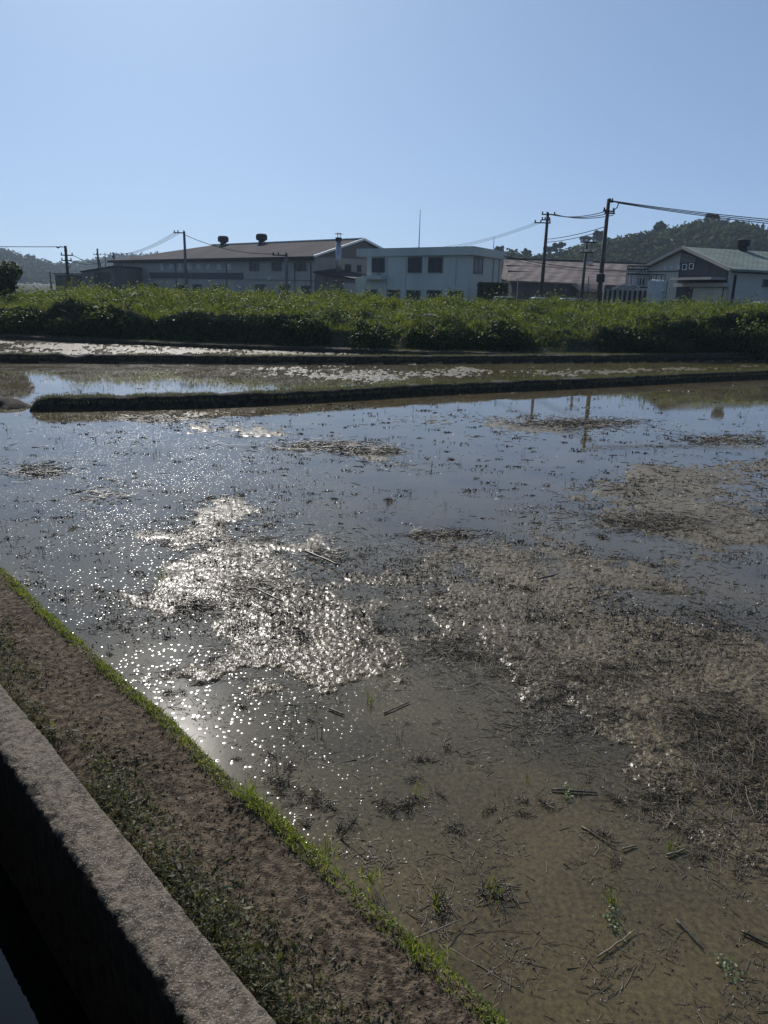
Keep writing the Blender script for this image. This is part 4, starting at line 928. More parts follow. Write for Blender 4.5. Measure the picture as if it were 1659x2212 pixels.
def text_part(ch, A, B, r, m, parent, name='letter', o=0.03, bold=0.0):
    cu = bpy.data.curves.new('txt', 'FONT'); cu.body = ch; cu.size = 1.0; cu.extrude = 0.03; cu.offset = bold; cu.resolution_u = 2
    t = bpy.data.objects.new('txt', cu); me = bpy.data.meshes.new_from_object(t)
    bpy.data.objects.remove(t)
    co = np.zeros(len(me.vertices) * 3, np.float32); me.vertices.foreach_get('co', co); co = co.reshape(-1, 3)
    mn, mx_ = co.min(0), co.max(0); p0 = on_wall(A, B, r[0], (r[1] + r[3]) / 2); p1 = on_wall(A, B, r[2], (r[1] + r[3]) / 2)
    zt = on_wall(A, B, (r[0] + r[2]) / 2, r[1]).z; zb = on_wall(A, B, (r[0] + r[2]) / 2, r[3]).z; d, n = wdir(A, B)
    u = (co[:, 0] - mn[0]) / max(mx_[0] - mn[0], .01); v = (co[:, 1] - mn[1]) / max(mx_[1] - mn[1], .01)
    base = wloc(parent); P = np.array(p0)[None] * (1 - u[:, None]) + np.array(p1)[None] * u[:, None]; P[:, 2] = zb + (zt - zb) * v
    P = P + np.array(n)[None] * (o + co[:, 2:3]) - np.array(base)[None]
    me.vertices.foreach_set('co', P.astype(np.float32).ravel()); me.materials.clear(); me.materials.append(M[m]); me.update()
    ob = link(name, me, parent); return ob

# --- long factory at the left
e = empty('factory_building', (-25, 105, GZ), 'long grey two storey factory with a brown roof, two roof ventilators and a lettered front', 'factory')
A = (-41.9, 120.0); B = (-8.2, 86.0); dF, nF = wdir(A, B); bk = -nF
Z_E = EYE + 3.45; Z_R = EYE + 5.50; Wd = 6.8
A3 = Vector((A[0], A[1], 0)); B3 = Vector((B[0], B[1], 0))
A4 = A3 + bk * 2 * Wd; B4 = B3 + bk * 2 * Wd; Bm = B3 + bk * Wd; Rl = Bm - dF * 31.0
mb = MB(); mb.hexa([(A3.x, A3.y), (B3.x, B3.y), (Bm.x, Bm.y), (B4.x, B4.y), (A4.x, A4.y)], GZ, [Z_E - .1, Z_E - .1, Z_R - .12, Z_E - .1, Z_E - .1])
mb.build('wall', M['wall_grey'], e)
mb = MB(); ov = 0.5; z = lambda v, h: Vector((v.x, v.y, h))
a = z(A3 + nF * ov - dF * ov, Z_E - .1); b = z(B3 + nF * ov + dF * .45, Z_E - .1); r1 = z(Bm + dF * .45, Z_R + .04); r0 = z(Rl, Z_R + .04); b2 = z(B4 + bk * ov + dF * .45, Z_E - .1); a2 = z(A4 + bk * ov - dF * ov, Z_E - .1)
mb.slab([a, b, r1, r0, a2, b2], [[0, 1, 2, 3], [3, 2, 5, 4], [0, 3, 4]], 0.12)
M['roof_brown'] = roof_mat('roof_brown', (0.045, 0.040, 0.043), (0.085, 0.074, 0.075), math.atan2(dF.y, dF.x), 0.5, 0.4, 0.25)
mb.build('roof', M['roof_brown'], e)
mb = MB(); mb.bar(z(A3 + nF * (ov + .1) - dF * ov, Z_E - .28), z(B3 + nF * (ov + .1) + dF * .4, Z_E - .28), 0.2, 0.34); mb.build('gutter', M['dark'], e)
mb = MB(); mb.bar(z(B3 + nF * ov + dF * .5, Z_E - .12), z(Bm + dF * .5, Z_R + .02), 0.08, 0.22); mb.bar(z(Bm + dF * .5, Z_R + .02), z(B4 + bk * ov + dF * .5, Z_E - .12), 0.08, 0.22); mb.build('bargeboard', M['white'], e)
mb = MB(); mb.bar(z(Rl, Z_R + .1), z(Bm + dF * .4, Z_R + .1), 0.35, 0.12); mb.build('ridge_cap', M['steel'], e)
for px in (483, 565):
    q = None
    best = min(np.linspace(0, 31, 200), key=lambda s: abs((lambda v: v.x / v.y)(Bm - dF * s) - ray(px, 525)[0] / ray(px, 525)[1]))
    p = Bm - dF * float(best); mb = MB(); p = z(p, Z_R)
    mb.tube([p, p + Vector((0, 0, .35))], [0.42, 0.42], 12); mb.tube([p + Vector((0, 0, .35)), p + Vector((0, 0, .45)), p + Vector((0, 0, .9)), p + Vector((0, 0, 1.15)), p + Vector((0, 0, 1.22))], [0.5, 0.72, 0.76, 0.62, 0.3], 14)
    mb.build('roof_ventilator', M['dark'], e)
box_on(e, A, B, (325, 589, 525, 602, ), 0.02, 0.12, 'band', 'dark_panel')
for xx in ((470, 479), (561, 570), (580, 588)): pass
for r in ((540, 566, 559, 584), (588, 567, 607, 584), (638, 567, 661, 584)): window(e, A, B, r)
for r in ((325, 613, 342, 630), (380, 617, 400, 632), (418, 615, 436, 632), (463, 616, 483, 632), (552, 615, 574, 634), (605, 616, 625, 634), (652, 618, 672, 636)): window(e, A, B, r)
for px in (266, 381, 490, 637, 672): box_on(e, A, B, (px - .8, 568, px + .8, 640), 0.01, 0.10, 'wall_brown', 'downpipe')
mb = MB(); wrect(mb, A, B, (530, 604.5, 680, 606), 0.01, 0.06); mb.build('ledge', M['wall_brown'], e)
txt = '玉井瓦国株式会社'
xs_ = [351 + (x - 230) * 0.13 for x in (230, 390, 545, 690, 845, 1005, 1178, 1350)]
xs_ = [(370 + x / 6.636) * 0.864 for x in (230, 390, 545, 690, 845, 1005, 1178, 1350)]
for i, (ch, xx) in enumerate(zip(txt, xs_)):
    yy = 576.5 - i * 0.1; text_part(ch, A, B, (xx - 4.6, yy - 6.5, xx + 4.6, yy + 6.5), 'white', e)
Ag, Bg = (B[0], B[1]), (B4.x, B4.y)
for r in ((746, 572, 757, 587), (772, 574, 779, 586)): window(e, Ag, Bg, r)
# --- lean-to between the factory and the office
e2 = empty('lean_to_shed', (-5, 83.5, GZ), 'low brown lean-to shed between the factory and the flat roofed office', 'shed')
p = [py_(683, 590, 85.0), py_(772, 606, 82.5)]
mb = MB(); q0, q1 = p; qb0 = q0 + Vector((2.2, 2.8, 0)); qb1 = q1 + Vector((1.2, 3.2, 0))
mb.hexa([(q0.x, q0.y), (q1.x, q1.y), (qb1.x, qb1.y), (qb0.x, qb0.y)], GZ, [q0.z, q1.z, q1.z + .4, q0.z + .4]); mb.build('wall', M['wall_brown'], e2)
mb = MB(); mb.slab([q0 + Vector((-.3, -.3, .16)), q1 + Vector((.1, -.3, .16)), qb1 + Vector((.1, .1, .6)), qb0 + Vector((-.3, .1, .6))], [[0, 1, 2, 3]], 0.15); mb.build('roof', M['dark'], e2)
box_on(e2, (q0.x, q0.y), (q1.x, q1.y), (738, 608, 739.5, 640), 0.01, 0.08, 'dark', 'downpipe')
box_on(e2, (q0.x, q0.y), (q1.x, q1.y), (742, 612, 768, 640), 0.005, 0.04, 'wall_grey', 'door')
# --- flue
b = py_(730, 594, 83.8); tpz = py_(729, 520, 83.8).z
e3 = empty('flue_pipe', (b.x, b.y + .6, b.z - .1), 'tall metal chimney flue with a small cap rising beside the factory gable', 'chimney')
mb = MB(); mb.tube([(b.x, b.y + .6, b.z - 0.3), (b.x, b.y + .6, tpz)], 0.30, 14); mb.build('pipe', M['steel'], e3, True)
mb = MB(); mb.tube([(b.x, b.y + .6, tpz), (b.x, b.y + .6, tpz + .35)], [0.34, 0.34], 12); mb.build('collar', M['dark'], e3)
mb = MB()
for k in range(3): mb.tube([(b.x + .15 * math.cos(k * 2.1), b.y + .6 + .15 * math.sin(k * 2.1), tpz + .3), (b.x + .2 * math.cos(k * 2.1), b.y + .6 + .2 * math.sin(k * 2.1), tpz + .72)], 0.03, 5)
mb.tube([(b.x, b.y + .6, tpz + .7), (b.x, b.y + .6, tpz + .82)], [0.50, 0.12], 12); mb.build('cap', M['dark'], e3)

# --- flat roofed office
e = empty('office_building', (4, 76, GZ), 'two storey pale office with a flat overhanging roof and large dark windows', 'office')
Cn = (7.25, 71.7); Lf = (0, 0); 
pr = ray(794, 560); 
def at_az(px, py, Y): q = py_(px, py, Y); return (q.x, q.y)
Lf = at_az(793, 560, 80.5); Cn = at_az(1014, 560, 72.3); Rt = at_az(1086, 560, 79.5)
ZO = EYE + 3.62; bkd = Vector((Rt[0] - Cn[0], Rt[1] - Cn[1])); Lb = (Lf[0] + bkd.x, Lf[1] + bkd.y)
mb = MB(); mb.hexa([Lf, Cn, Rt, Lb], GZ, ZO); mb.build('wall', M['wall_office'], e)
Ls = at_az(770, 540, 81.5); Cs = at_az(1023, 540, 71.5); Rs = at_az(1095, 545, 80.0); Lbs = (Ls[0] + bkd.x * 1.15, Ls[1] + bkd.y * 1.15)
zz = lambda px, py, Y: py_(px, py, Y).z
mb = MB(); mb.hexa([Ls, Cs, Rs, Lbs], EYE + 3.28, EYE + 4.02); mb.build('roof', M['wall_office'], e)
for k, (x0, y0, x1, y1) in enumerate(((640, 402, 722, 498), (890, 398, 978, 498), (1030, 398, 1122, 498), (560, 620, 612, 672), (630, 622, 668, 672), (747, 625, 828, 680), (880, 628, 967, 680), (1020, 628, 1112, 680), (1167, 633, 1262, 685))):
    cv = lambda x, y: ((700 + x / 2.765) * .864, (500 + y / 2.765) * .864)
    a_ = cv(x0, y0); b_ = cv(x1, y1); window(e, Lf, Cn, (a_[0], a_[1], b_[0], b_[1]), 1)
a_ = cv(1340, 402); b_ = cv(1398, 505); window(e, Cn, Rt, (a_[0], a_[1], b_[0], b_[1]), 1)
for x in (740, 870, 1215): q = cv(x, 400); box_on(e, Lf, Cn, (q[0] - .5, 556, q[0] + .5, 640), 0.004, 0.03, 'wall_grey', 'wall_joint')
for x in (1470, 1510): q = cv(x, 400); box_on(e, Cn, Rt, (q[0] - .7, 556, q[0] + .7, 640), 0.01, 0.09, 'wall_grey', 'downpipe')
a_ = cv(515, 524); b_ = cv(740, 550)
box_on(e, Lf, Cn, (793.5, a_[1], b_[0], b_[1]), 0.01, 0.9, 'wall_office', 'balcony')
bx = at_az(768, 600, 80.9); mb = MB(); mb.hexa([bx, (Lf[0] - .02, Lf[1]), (Lf[0] + bkd.x * .5, Lf[1] + bkd.y * .5), (bx[0] + bkd.x * .5, bx[1] + bkd.y * .5)], GZ, zz(780, 600, 81)); mb.build('entrance_wing', M['wall_office'], e)
ac = cv(685, 515); box_on(e, Lf, Cn, (ac[0] - 5, ac[1] - 2, ac[0] + 5, ac[1] + 3), 0.2, 0.6, 'wall_grey', 'air_conditioner')
def mast(px, py0, py1, Y, r, label, name='antenna_mast', cross=False):
    a = py_(px, py1, Y); b = py_(px, py0, Y); mb = MB(); mb.tube([(a.x, Y, a.z - .1), (a.x, Y, (a.z + b.z) / 2), (a.x, Y, b.z)], [r * 1.5, r, r * .7], 6)
    if cross: mb.tube([(a.x - .4, Y, b.z - .1), (a.x + .4, Y, b.z - .1)], r * .7, 5)
    return tag(mb.build(name, M['steel'], None), label, 'antenna')
mast(905, 452, 534, 75, 0.035, 'tall thin whip antenna standing on the flat office roof')
mast(1066, 512, 536, 77, 0.03, 'short thin antenna at the right end of the office roof', cross=False)
# hedge by office corner
e = empty('hedge_bush', (py_(1065, 640, 70).x, 70, GZ), 'dark clipped hedge bush against the right corner of the office', 'hedge')
qa = py_(1034, 611, 70); qb = py_(1096, 611, 70); n = 3500; q = RNG.uniform(-1, 1, (n, 3)); mxq = np.max(np.abs(q), 1); q = q / mxq[:, None] * RNG.uniform(.88, 1.03, n)[:, None]
ch_ = (qa.z - GZ) / 2; P = q * [(qb.x - qa.x) / 2, .8, ch_] + [(qa.x + qb.x) / 2, 70, GZ + ch_]; v, f = leaves(P, q + RNG.normal(size=q.shape) * .5, .2); part('foliage', v, f, M['leaf_dark'], e)
mb = MB(); mb.box((qa.x) + .15, 69.4, GZ, qb.x - .15, 70.6, qa.z - .15); mb.build('stem', M['leaf_dark'], e)

# --- sheds at far left
def simple_shed(P4, zt, label, wm, rm, name='shed'):
    cx = sum(p[0] for p in P4) / 4; cy = sum(p[1] for p in P4) / 4; e = empty(name, (cx, cy, GZ), label, 'shed')
    mb = MB(); mb.hexa(P4, GZ, zt); mb.build('wall', M[wm], e); mb = MB()
    tops = [Vector((cx + (p[0] - cx) * 1.06, cy + (p[1] - cy) * 1.06, zt[i] + .2)) for i, p in enumerate(P4)]; mb.slab(tops, [[0, 1, 2, 3]], .16); mb.build('roof', M[rm], e); return e
s1a = at_az(119, 600, 112); s1b = at_az(206, 600, 108)
s = simple_shed([s1a, s1b, (s1b[0] + 2, s1b[1] + 8), (s1a[0] + 2, s1a[1] + 8)], [zz(119, 593, 112)] * 2 + [zz(119, 591, 112)] * 2, 'low dark shed at the far left behind the round tree', 'wall_dark', 'dark')
for r in ((125, 596, 150, 604), (160, 596, 186, 603)): window(s, s1a, s1b, r)
s2a = at_az(178, 600, 107.5); s2b = at_az(247, 600, 107)
s = simple_shed([s2a, s2b, (s2b[0] + 2, s2b[1] + 8), (s2a[0] + 2, s2a[1] + 8)], [zz(178, 589, 107), zz(247, 577, 107), zz(247, 577, 107), zz(178, 589, 107)], 'dark shed with a slanting roof joined to the left end of the factory', 'wall_brown', 'dark')
box_on(s, s2a, s2b, (205, 588, 240, 625), 0.01, 0.05, 'wall_dark', 'door')

# --- warehouse with the wide tiled roof
e = empty('warehouse', (24, 100, GZ), 'wide low warehouse with a long weathered brown corrugated roof', 'warehouse')
W0 = py_(1107, 606, 88); W1 = py_(1232, 611, 86); W2 = py_(1395, 618, 86)
R0 = py_(1089, 559, 101); R1 = py_(1400, 571, 99)
bkv = Vector((1.5, 14, 0)); ze = W0.z
mb = MB(); G0 = py_(1075, 575, 99)
fpw = [(W0.x, W0.y), (W1.x, W1.y), (W2.x, W2.y), (R1.x + 1, R1.y + 10), (R0.x, R0.y + 10), (R0.x - 3, R0.y)]
mb.hexa(fpw, GZ, [W0.z - .1, W1.z - .1, W2.z - .1, W1.z - .1, W0.z - .1, W0.z - .1]); mb.build('wall', M['wall_dark'], e)
M['roof_tile'] = roof_mat('roof_tile', (0.12, 0.095, 0.085), (0.24, 0.20, 0.18), 0.35, 1.4, 1.0, 0.9)
mb = MB()
p0 = W0 + Vector((-.3, -.4, 0)); p1 = W1 + Vector((0, -.4, 0)); 
p1b = py_(1252, 627, 84.5); p2b = py_(1303, 629, 84.5); p3 = py_(1308, 615, 86); p4 = py_(1400, 619, 86)
top = [p0, p1, p1b, p2b, p3, p4, R1, R0, R1 + Vector((1, 12, -2.4)), R0 + Vector((0, 12, -2.4)), py_(1083, 600, 96)]
mb.slab(top, [[0, 1, 7], [1, 6, 7], [1, 2, 3, 4], [1, 4, 5, 6], [7, 6, 8, 9], [10, 0, 7]], 0.14); mb.build('roof', M['roof_tile'], e)
mb = MB(); mb.hexa([(p1b.x, p1b.y + .4), (p2b.x, p2b.y + .4), (p2b.x, p2b.y + 1.4), (p1b.x, p1b.y + 1.4)], GZ, p2b.z - .16); mb.build('porch_wall', M['wall_brown'], e)
mb = MB(); mb.bar(R0 + Vector((0, 0, .08)), R1 + Vector((0, 0, .08)), .4, .14); mb.build('ridge_cap', M['roof_brown'], e)
mb = MB()
for k in (.36, .62):
    mb.bar(R0.lerp(p0, k) + Vector((0, 0, .05)), R1.lerp(p4, k) + Vector((0, 0, .02)), .25, .12)
mb.build('roof_lap', M['roof_brown'], e)
vp = py_(1257, 566, 100); mb = MB(); mb.box(vp.x, 97.6, vp.z - .3, vp.x + .8, 98.0, vp.z); mb.build('skylight', M['steel'], e)

# --- right building with green roof
e = empty('green_roof_factory', (30, 66, GZ), 'grey factory with a pale green roof, dark gable and framed lettering at the right', 'factory')
Er = at_az(1576, 600, 58.0); Ap = at_az(1475, 600, 64.0); El = at_az(1372, 600, 70.5)
zA = zz(1475, 533, 64.0); zE = zz(1577, 577, 58.0); zL = zz(1372, 589, 70.5)
sv2 = Vector((Er[0] - Ap[0], Er[1] - Ap[1])); 
# ridge runs right: far end seen at the frame edge
rg_ = ray(1659, 544); Yr = (zA - EYE) * rg_[1] / rg_[2]; RgE = Vector((rg_[0] / rg_[1] * Yr, Yr, zA)); RgA = Vector((Ap[0], Ap[1], zA))
rd = (RgE - RgA); rd.z = 0; rd.normalize()
def ext(p, L_, zz_): return Vector((p[0] + rd.x * L_, p[1] + rd.y * L_, zz_))
LG = 34
mb = MB(); mb.hexa([El, Ap, Er, (ext(Er, LG, 0).x, ext(Er, LG, 0).y), (ext(Ap, LG, 0).x, ext(Ap, LG, 0).y), (ext(El, LG, 0).x, ext(El, LG, 0).y)], GZ, [zL - .15, zA - .15, zE - .15, zE - .15, zA - .15, zL - .15]); mb.build('wall', M['wall_cream'], e)
M['roof_green'] = roof_mat('roof_green', (0.14, 0.175, 0.15), (0.22, 0.255, 0.225), math.atan2(rd.y, rd.x), 0.35, 0.15, 0.8)
nG = wdir(Ap, Er)[1]; nv = Vector((nG.x, nG.y, 0)) * 0.5; ed = Vector((Er[0] - Ap[0], Er[1] - Ap[1], 0)).normalized(); sl = (zE - zA) / math.hypot(sv2.x, sv2.y)
o_ = 0.5
top = [Vector((Er[0], Er[1], zE)) + ed * o_ + Vector((0, 0, sl * o_)) - rd * .4, RgA - rd * .4, Vector((El[0], El[1], zL)) - rd * .4, ext(Er, LG, zE) + ed * o_ + Vector((0, 0, sl * o_)), ext(Ap, LG, zA), ext(El, LG, zL)]
mb = MB(); mb.slab(top, [[0, 3, 4, 1], [1, 4, 5, 2]], .16); mb.build('roof', M['roof_green'], e)
mb = MB(); mb.bar(top[0] - rd * .05 + Vector((0, 0, -.05)), top[1] - rd * .05 + Vector((0, 0, -.05)), .08, .25); mb.bar(top[1] - rd * .05 + Vector((0, 0, -.05)), top[2] - rd * .05 + Vector((0, 0, -.05)), .08, .25); mb.build('bargeboard', M['wall_grey'], e)
cv5 = lambda x, y: ((1520 + x / 4.1475) * .864, (480 + y / 4.1475) * .864)
# dark cladding of the gable right of the apex line
gd, gn = wdir(Ap, Er); mb = MB()
def gpt(px, py, o): q = on_wall(Ap, Er, px, py); return q + gn * o
poly = [cv5(772, 585), cv5(1262, 785), cv5(1240, 900), cv5(1235, 1130), cv5(700, 1150), cv5(735, 830)]
fr_ = [gpt(*p, .05) for p in poly]; bk_ = [gpt(*p, .004) for p in poly]; nn = len(poly)
mb.add(fr_ + bk_, [list(range(nn)), list(range(nn, 2 * nn))[::-1]] + [[i, nn + i, nn + (i + 1) % nn, (i + 1) % nn] for i in range(nn)]); mb.build('gable_cladding', M['wall_dark'], e)
mb = MB()
for k in range(8):
    y_ = 632 + k * 13; x1_ = min(915, 800 + k * 30); a_ = cv5(765, y_); b_ = cv5(x1_, y_ + 5)
    wrect(mb, Ap, Er, (a_[0], a_[1], b_[0], b_[1]), .052, .10)
mb.build('louvre', M['wall_grey'], e)
def R5(x0, y0, x1, y1): a_ = cv5(x0, y0); b_ = cv5(x1, y1); return (a_[0], a_[1], b_[0], b_[1])
box_on(e, Ap, Er, R5(735, 945, 1275, 985), .06, .5, 'wall_grey', 'canopy_beam')
box_on(e, Ap, Er, R5(800, 890, 1235, 915), .06, 1.3, 'wall_grey', 'canopy')
box_on(e, Ap, Er, R5(885, 990, 1190, 1180), .06, .10, 'wall_cream', 'roller_shutter')
box_on(e, Ap, Er, R5(1205, 990, 1262, 1180), .06, .12, 'wall_grey', 'pillar')
Es = (ext(Er, LG, 0).x, ext(Er, LG, 0).y)
window(e, Er, Es, R5(1610, 915, 1700, 975), 1)
box_on(e, Er, Es, R5(1300, 800, 1900, 850), .01, .08, 'dark', 'fascia')
box_on(e, Er, Es, R5(1290, 860, 1305, 1150), .01, .12, 'dark', 'downpipe')
window(e, El, Ap, R5(318, 900, 392, 960), 1)
box_on(e, El, Ap, R5(300, 822, 735, 830), .01, .08, 'dark', 'ledge')
box_on(e, El, Ap, R5(280, 850, 430, 862), .05, .8, 'white', 'awning')
for i, (ch, x, y) in enumerate(zip('玉井瓦', (597, 664, 738), (788, 785, 782))):
    text_part(ch, El if i < 3 else Ap, Ap if i < 3 else Er, R5(x - 14, y - 20, x + 14, y + 20), 'white', e, 'letter', .03, 0.01)
for ch, x, y in (('国', 805, 778), ('口', 877, 770)):
    text_part(ch, Ap, Er, R5(x - 12, y - 20, x + 12, y + 20), 'dark', e, 'letter', .10)
    fr2 = MB()
    for r in ((-21, -31, 21, -25), (-21, 25, 21, 31), (-21, -25, -16, 25), (16, -25, 21, 25)): wrect(fr2, Ap, Er, R5(x + r[0], y + r[1], x + r[2], y + r[3]), .055, .12)
    fr2.build('sign_frame', M['white'], e)
vp = ray(*cv5(1400, 560)); best = min(np.linspace(0, LG, 300), key=lambda s: abs(ext(Ap, s, 0).x / ext(Ap, s, 0).y - vp[0] / vp[1])); p = ext(Ap, float(best), zA)
mb = MB(); mb.tube([p - Vector((0, 0, .1)), p + Vector((0, 0, .25)), p + Vector((0, 0, .3)), p + Vector((0, 0, .8)), p + Vector((0, 0, .9))], [.45, .35, .55, .55, .3], 12); mb.build('roof_ventilator', M['dark'], e)
# steel tank
ta = cv5(445, 925); tb = cv5(620, 925); YT = 56; a_ = py_(ta[0], ta[1], YT); b_ = py_(tb[0], tb[1], YT); r_ = (b_.x - a_.x) / 2; cx = (a_.x + b_.x) / 2 - .15
e = empty('steel_tank', (cx, YT, GZ), 'tall round steel storage tank with a railed top in front of the green roofed factory', 'tank')
mb = MB(); mb.tube([(cx, YT, GZ), (cx, YT, a_.z), (cx, YT, a_.z + .12)], [r_, r_, r_ * .55], 32); mb.build('shell', mat('tank_steel', (0.42, 0.43, 0.43), 0.45, (0.34, 0.35, 0.35), 1.5, metallic=0.3), e, False)
mb = MB()
for k in range(9):
    an = k * .7; mb.tube([(cx + r_ * .9 * math.cos(an), YT + r_ * .9 * math.sin(an), a_.z), (cx + r_ * .9 * math.cos(an), YT + r_ * .9 * math.sin(an), a_.z + .45)], .02, 5)
mb.tube([(cx + r_ * .9 * math.cos(k * .35), YT + r_ * .9 * math.sin(k * .35), a_.z + .45) for k in range(19)], .02, 5); mb.build('railing', M['dark'], e)
mb = MB()
for s_x in (-.15, .15): mb.tube([(cx + r_ * .7 + s_x, YT - r_ * .8, GZ), (cx + r_ * .7 + s_x, YT - r_ * .8, a_.z)], .025, 5)
for k in range(8): mb.tube([(cx + r_ * .7 - .15, YT - r_ * .8, GZ + .25 + k * .3), (cx + r_ * .7 + .15, YT - r_ * .8, GZ + .25 + k * .3)], .018, 5)
mb.build('ladder', M['dark'], e)
# pipe rack
e = empty('pipe_rack', (*at_az(1385, 640, 63), GZ), 'tall rack of dark vertical pipes left of the green roofed factory', 'pipe rack')
mb = MB()
for x in (205, 225, 250, 268, 290, 315, 340, 372, 405):
    q = py_(*cv5(x, 765), 63); mb = MB(); mb.tube([(q.x, 63, GZ), (q.x, 63, q.z)], .06, 6); mb.build('pipe', M['steel'], e)
for y_ in (765, 800, 850, 985):
    q = py_(*cv5(200, y_), 62.8); q2 = py_(*cv5(430, y_), 62.8); mb = MB(); mb.bar((q.x, 62.8, q.z), (q2.x, 62.8, q.z), .08, .1); mb.build('crossbar', M['dark'], e)
# row of panels = low metal fence
e = empty('panel_fence', (*at_az(1350, 640, 57), GZ), 'low fence of grey sheet panels between dark posts left of the steel tank', 'fence')
fa = py_(*cv5(-45, 1022), 58.5); fb_ = py_(*cv5(410, 1030), 57.5); mb = MB(); mb.hexa([(fa.x, fa.y), (fb_.x, fb_.y), (fb_.x, fb_.y + .06), (fa.x, fa.y + .06)], GZ, [fa.z, fb_.z, fb_.z, fa.z]); mb.build('panel', M['wall_cream'], e)
for k in range(9):
    p = fa.lerp(fb_, (k + .3) / 8.8); mb = MB(); mb.box(p.x - .07, p.y - .16, GZ, p.x + .07, p.y - .01, p.z + .06); mb.build('post', M['dark'], e)
mb = MB(); mb.bar(fa + Vector((0, -.1, .05)), fb_ + Vector((0, -.1, .05)), .1, .06); mb.build('top_rail', M['steel'], e)
mb = MB()
for k in range(6): p = fa.lerp(fb_, .3 + k * .07) + Vector((0, 1.2, .15 + .1 * (k % 3))); mb.tube([p, p + Vector((.5, .1, .1)), p + Vector((.9, 0, -.1))], .09, 6)
tag(mb.build('pipework', M['steel']), 'bright tangle of small pipes showing over the panel fence', 'pipes')

# ------------------------------------------------------------------ poles
def wire(pts, label, r=0.02, sag=0.0, name='power_line', mt='wire'):
    mb = MB(); a, b = Vector(pts[0]), Vector(pts[1]); N_ = 24
    path = [a.lerp(b, i / N_) - Vector((0, 0, sag * 4 * (i / N_) * (1 - i / N_))) for i in range(N_ + 1)]; mb.tube(path, r, 5); return tag(mb.build(name, M[mt], None, True), label, 'cable')
def pole(px, pyt, Y, r, label, arms=(), ins=True, m='wood', cat='utility pole', extras=None):
    t = py_(px, pyt, Y); e = empty('utility_pole', (t.x, Y, GZ), label, cat); mb = MB(); mb.tube([(t.x, Y, GZ - .2), (t.x, Y, t.z)], [r * 1.2, r * .8], 10); mb.build('shaft', M[m], e, True)
    for (dz, x0, x1, dy) in arms:
        mb = MB(); z_ = t.z - dz; mb.bar((t.x + x0, Y - r - .05 + dy * x0, z_), (t.x + x1, Y - r - .05 + dy * x1, z_), .1, .1); am = mb.build('crossarm', M['dark'], e)
        if ins:
            mb = MB()
            for q in (x0 + .08, (x0 + .4 * (x1 - x0)), x1 - .08): mb.tube([(t.x + q, Y - r - .05 + dy * q, z_), (t.x + q, Y - r - .05 + dy * q, z_ + .12), (t.x + q, Y - r - .05 + dy * q, z_ + .25)], [.03, .07, .05], 6)
            mb.build('insulator', M['ceramic' if ins == 'white' else 'dark'], am)
    return e, t
YP = 62
e1, t1 = pole(1315, 430, YP, .17, 'tallest dark utility pole carrying thick cables to the right', [(.88, -.42, .5, .3), (1.02, -.3, .55, .3), (.22, -.1, .3, 0)])
mb = MB(); q = py_(1297, 594, YP); mb.tube([(q.x - .05, YP - .3, q.z - .55), (q.x - .05, YP - .3, q.z + .05), (q.x - .05, YP - .3, q.z + .15)], [.32, .32, .1], 14); mb.build('meter_box', M['dark'], e1)
mb = MB(); q = t1
mb.tube([(q.x + .1, YP - .2, q.z - .15), (q.x + .7, YP - .2, q.z - .25)], .045, 6); mb.tube([(q.x + .72, YP - .2, q.z - .25), (q.x + .65, YP - .2, q.z - .6), (q.x + .35, YP - .2, q.z - .85)], .04, 6); mb.build('cable_bracket', M['dark'], e1)
e2_, t2 = pole(1183.5, 459, 77, .17, 'dark utility pole right of the office with two crossarms', [(.2, -.62, .68, 0), (.95, -1.25, .3, 0), (.68, -.6, .25, 0)])
e3_, t3 = pole(1268, 518, 66, .12, 'shorter dark pole with white insulators left of the tallest pole', [(.2, -.57, .7, .1), (1.0, -.5, .65, .1)], 'white')
pole(1272, 597, 64, .05, 'thin dark post between the insulator pole and the tallest pole', (), False, cat='post')
e5, t5 = pole(141, 531, 80, .16, 'cluttered utility pole at the far left in front of the dark shed', [(.9, -.45, .78, 0), (1.4, -.45, .62, 0), (.45, -.05, .25, 0)])
mb = MB(); mb.tube([t5 + Vector((-.85, -.2, -.12)), t5 + Vector((-.65, -.2, -.2)), t5 + Vector((-.4, -.2, -.1)), t5 + Vector((0, -.1, -.15))], [.06, .09, .05, .03], 6); mb.tube([t5 + Vector((0, -.2, -1.6)), t5 + Vector((.45, -.2, -1.7)), t5 + Vector((.42, -.2, -2.0)), t5 + Vector((.1, -.2, -2.1))], .03, 6); mb.build('cable_bracket', M['dark'], e5)
e6, t6 = pole(210, 537, 135, .17, 'distant leaning braced pole above the slanting shed roof', [(1.0, -.62, .62, 0)])
mb = MB(); mb.tube([t6 + Vector((0, 0, -1.0)), t6 + Vector((.6, .3, -4.5))], .12, 6); mb.build('brace', M['wood'], e6)
pole(226.5, 546, 170, .10, 'faint thin pole between the braced pole and the factory roof', [(.3, -.7, .7, 0)], False)
e7, t7 = pole(245.5, 546, 150, .17, 'small pole with one crossarm showing over the left roof corner', [(.15, -.62, .62, 0), (.8, -.3, .12, 0)])
e8, t8 = pole(397.6, 500, 82, .15, 'utility pole in front of the factory lettering with an arm to the left', [(.15, -1.05, .12, -.1)], True, 'pole')
e9, t9 = pole(618.4, 547, 74, .15, 'short pole with a side arm in front of the factory windows', [(.2, -1.25, .1, 0)], True, 'pole')
pole(107.8, 587, 88, .09, 'thin dark post at the far left beside the dark shed', (), False, cat='post')
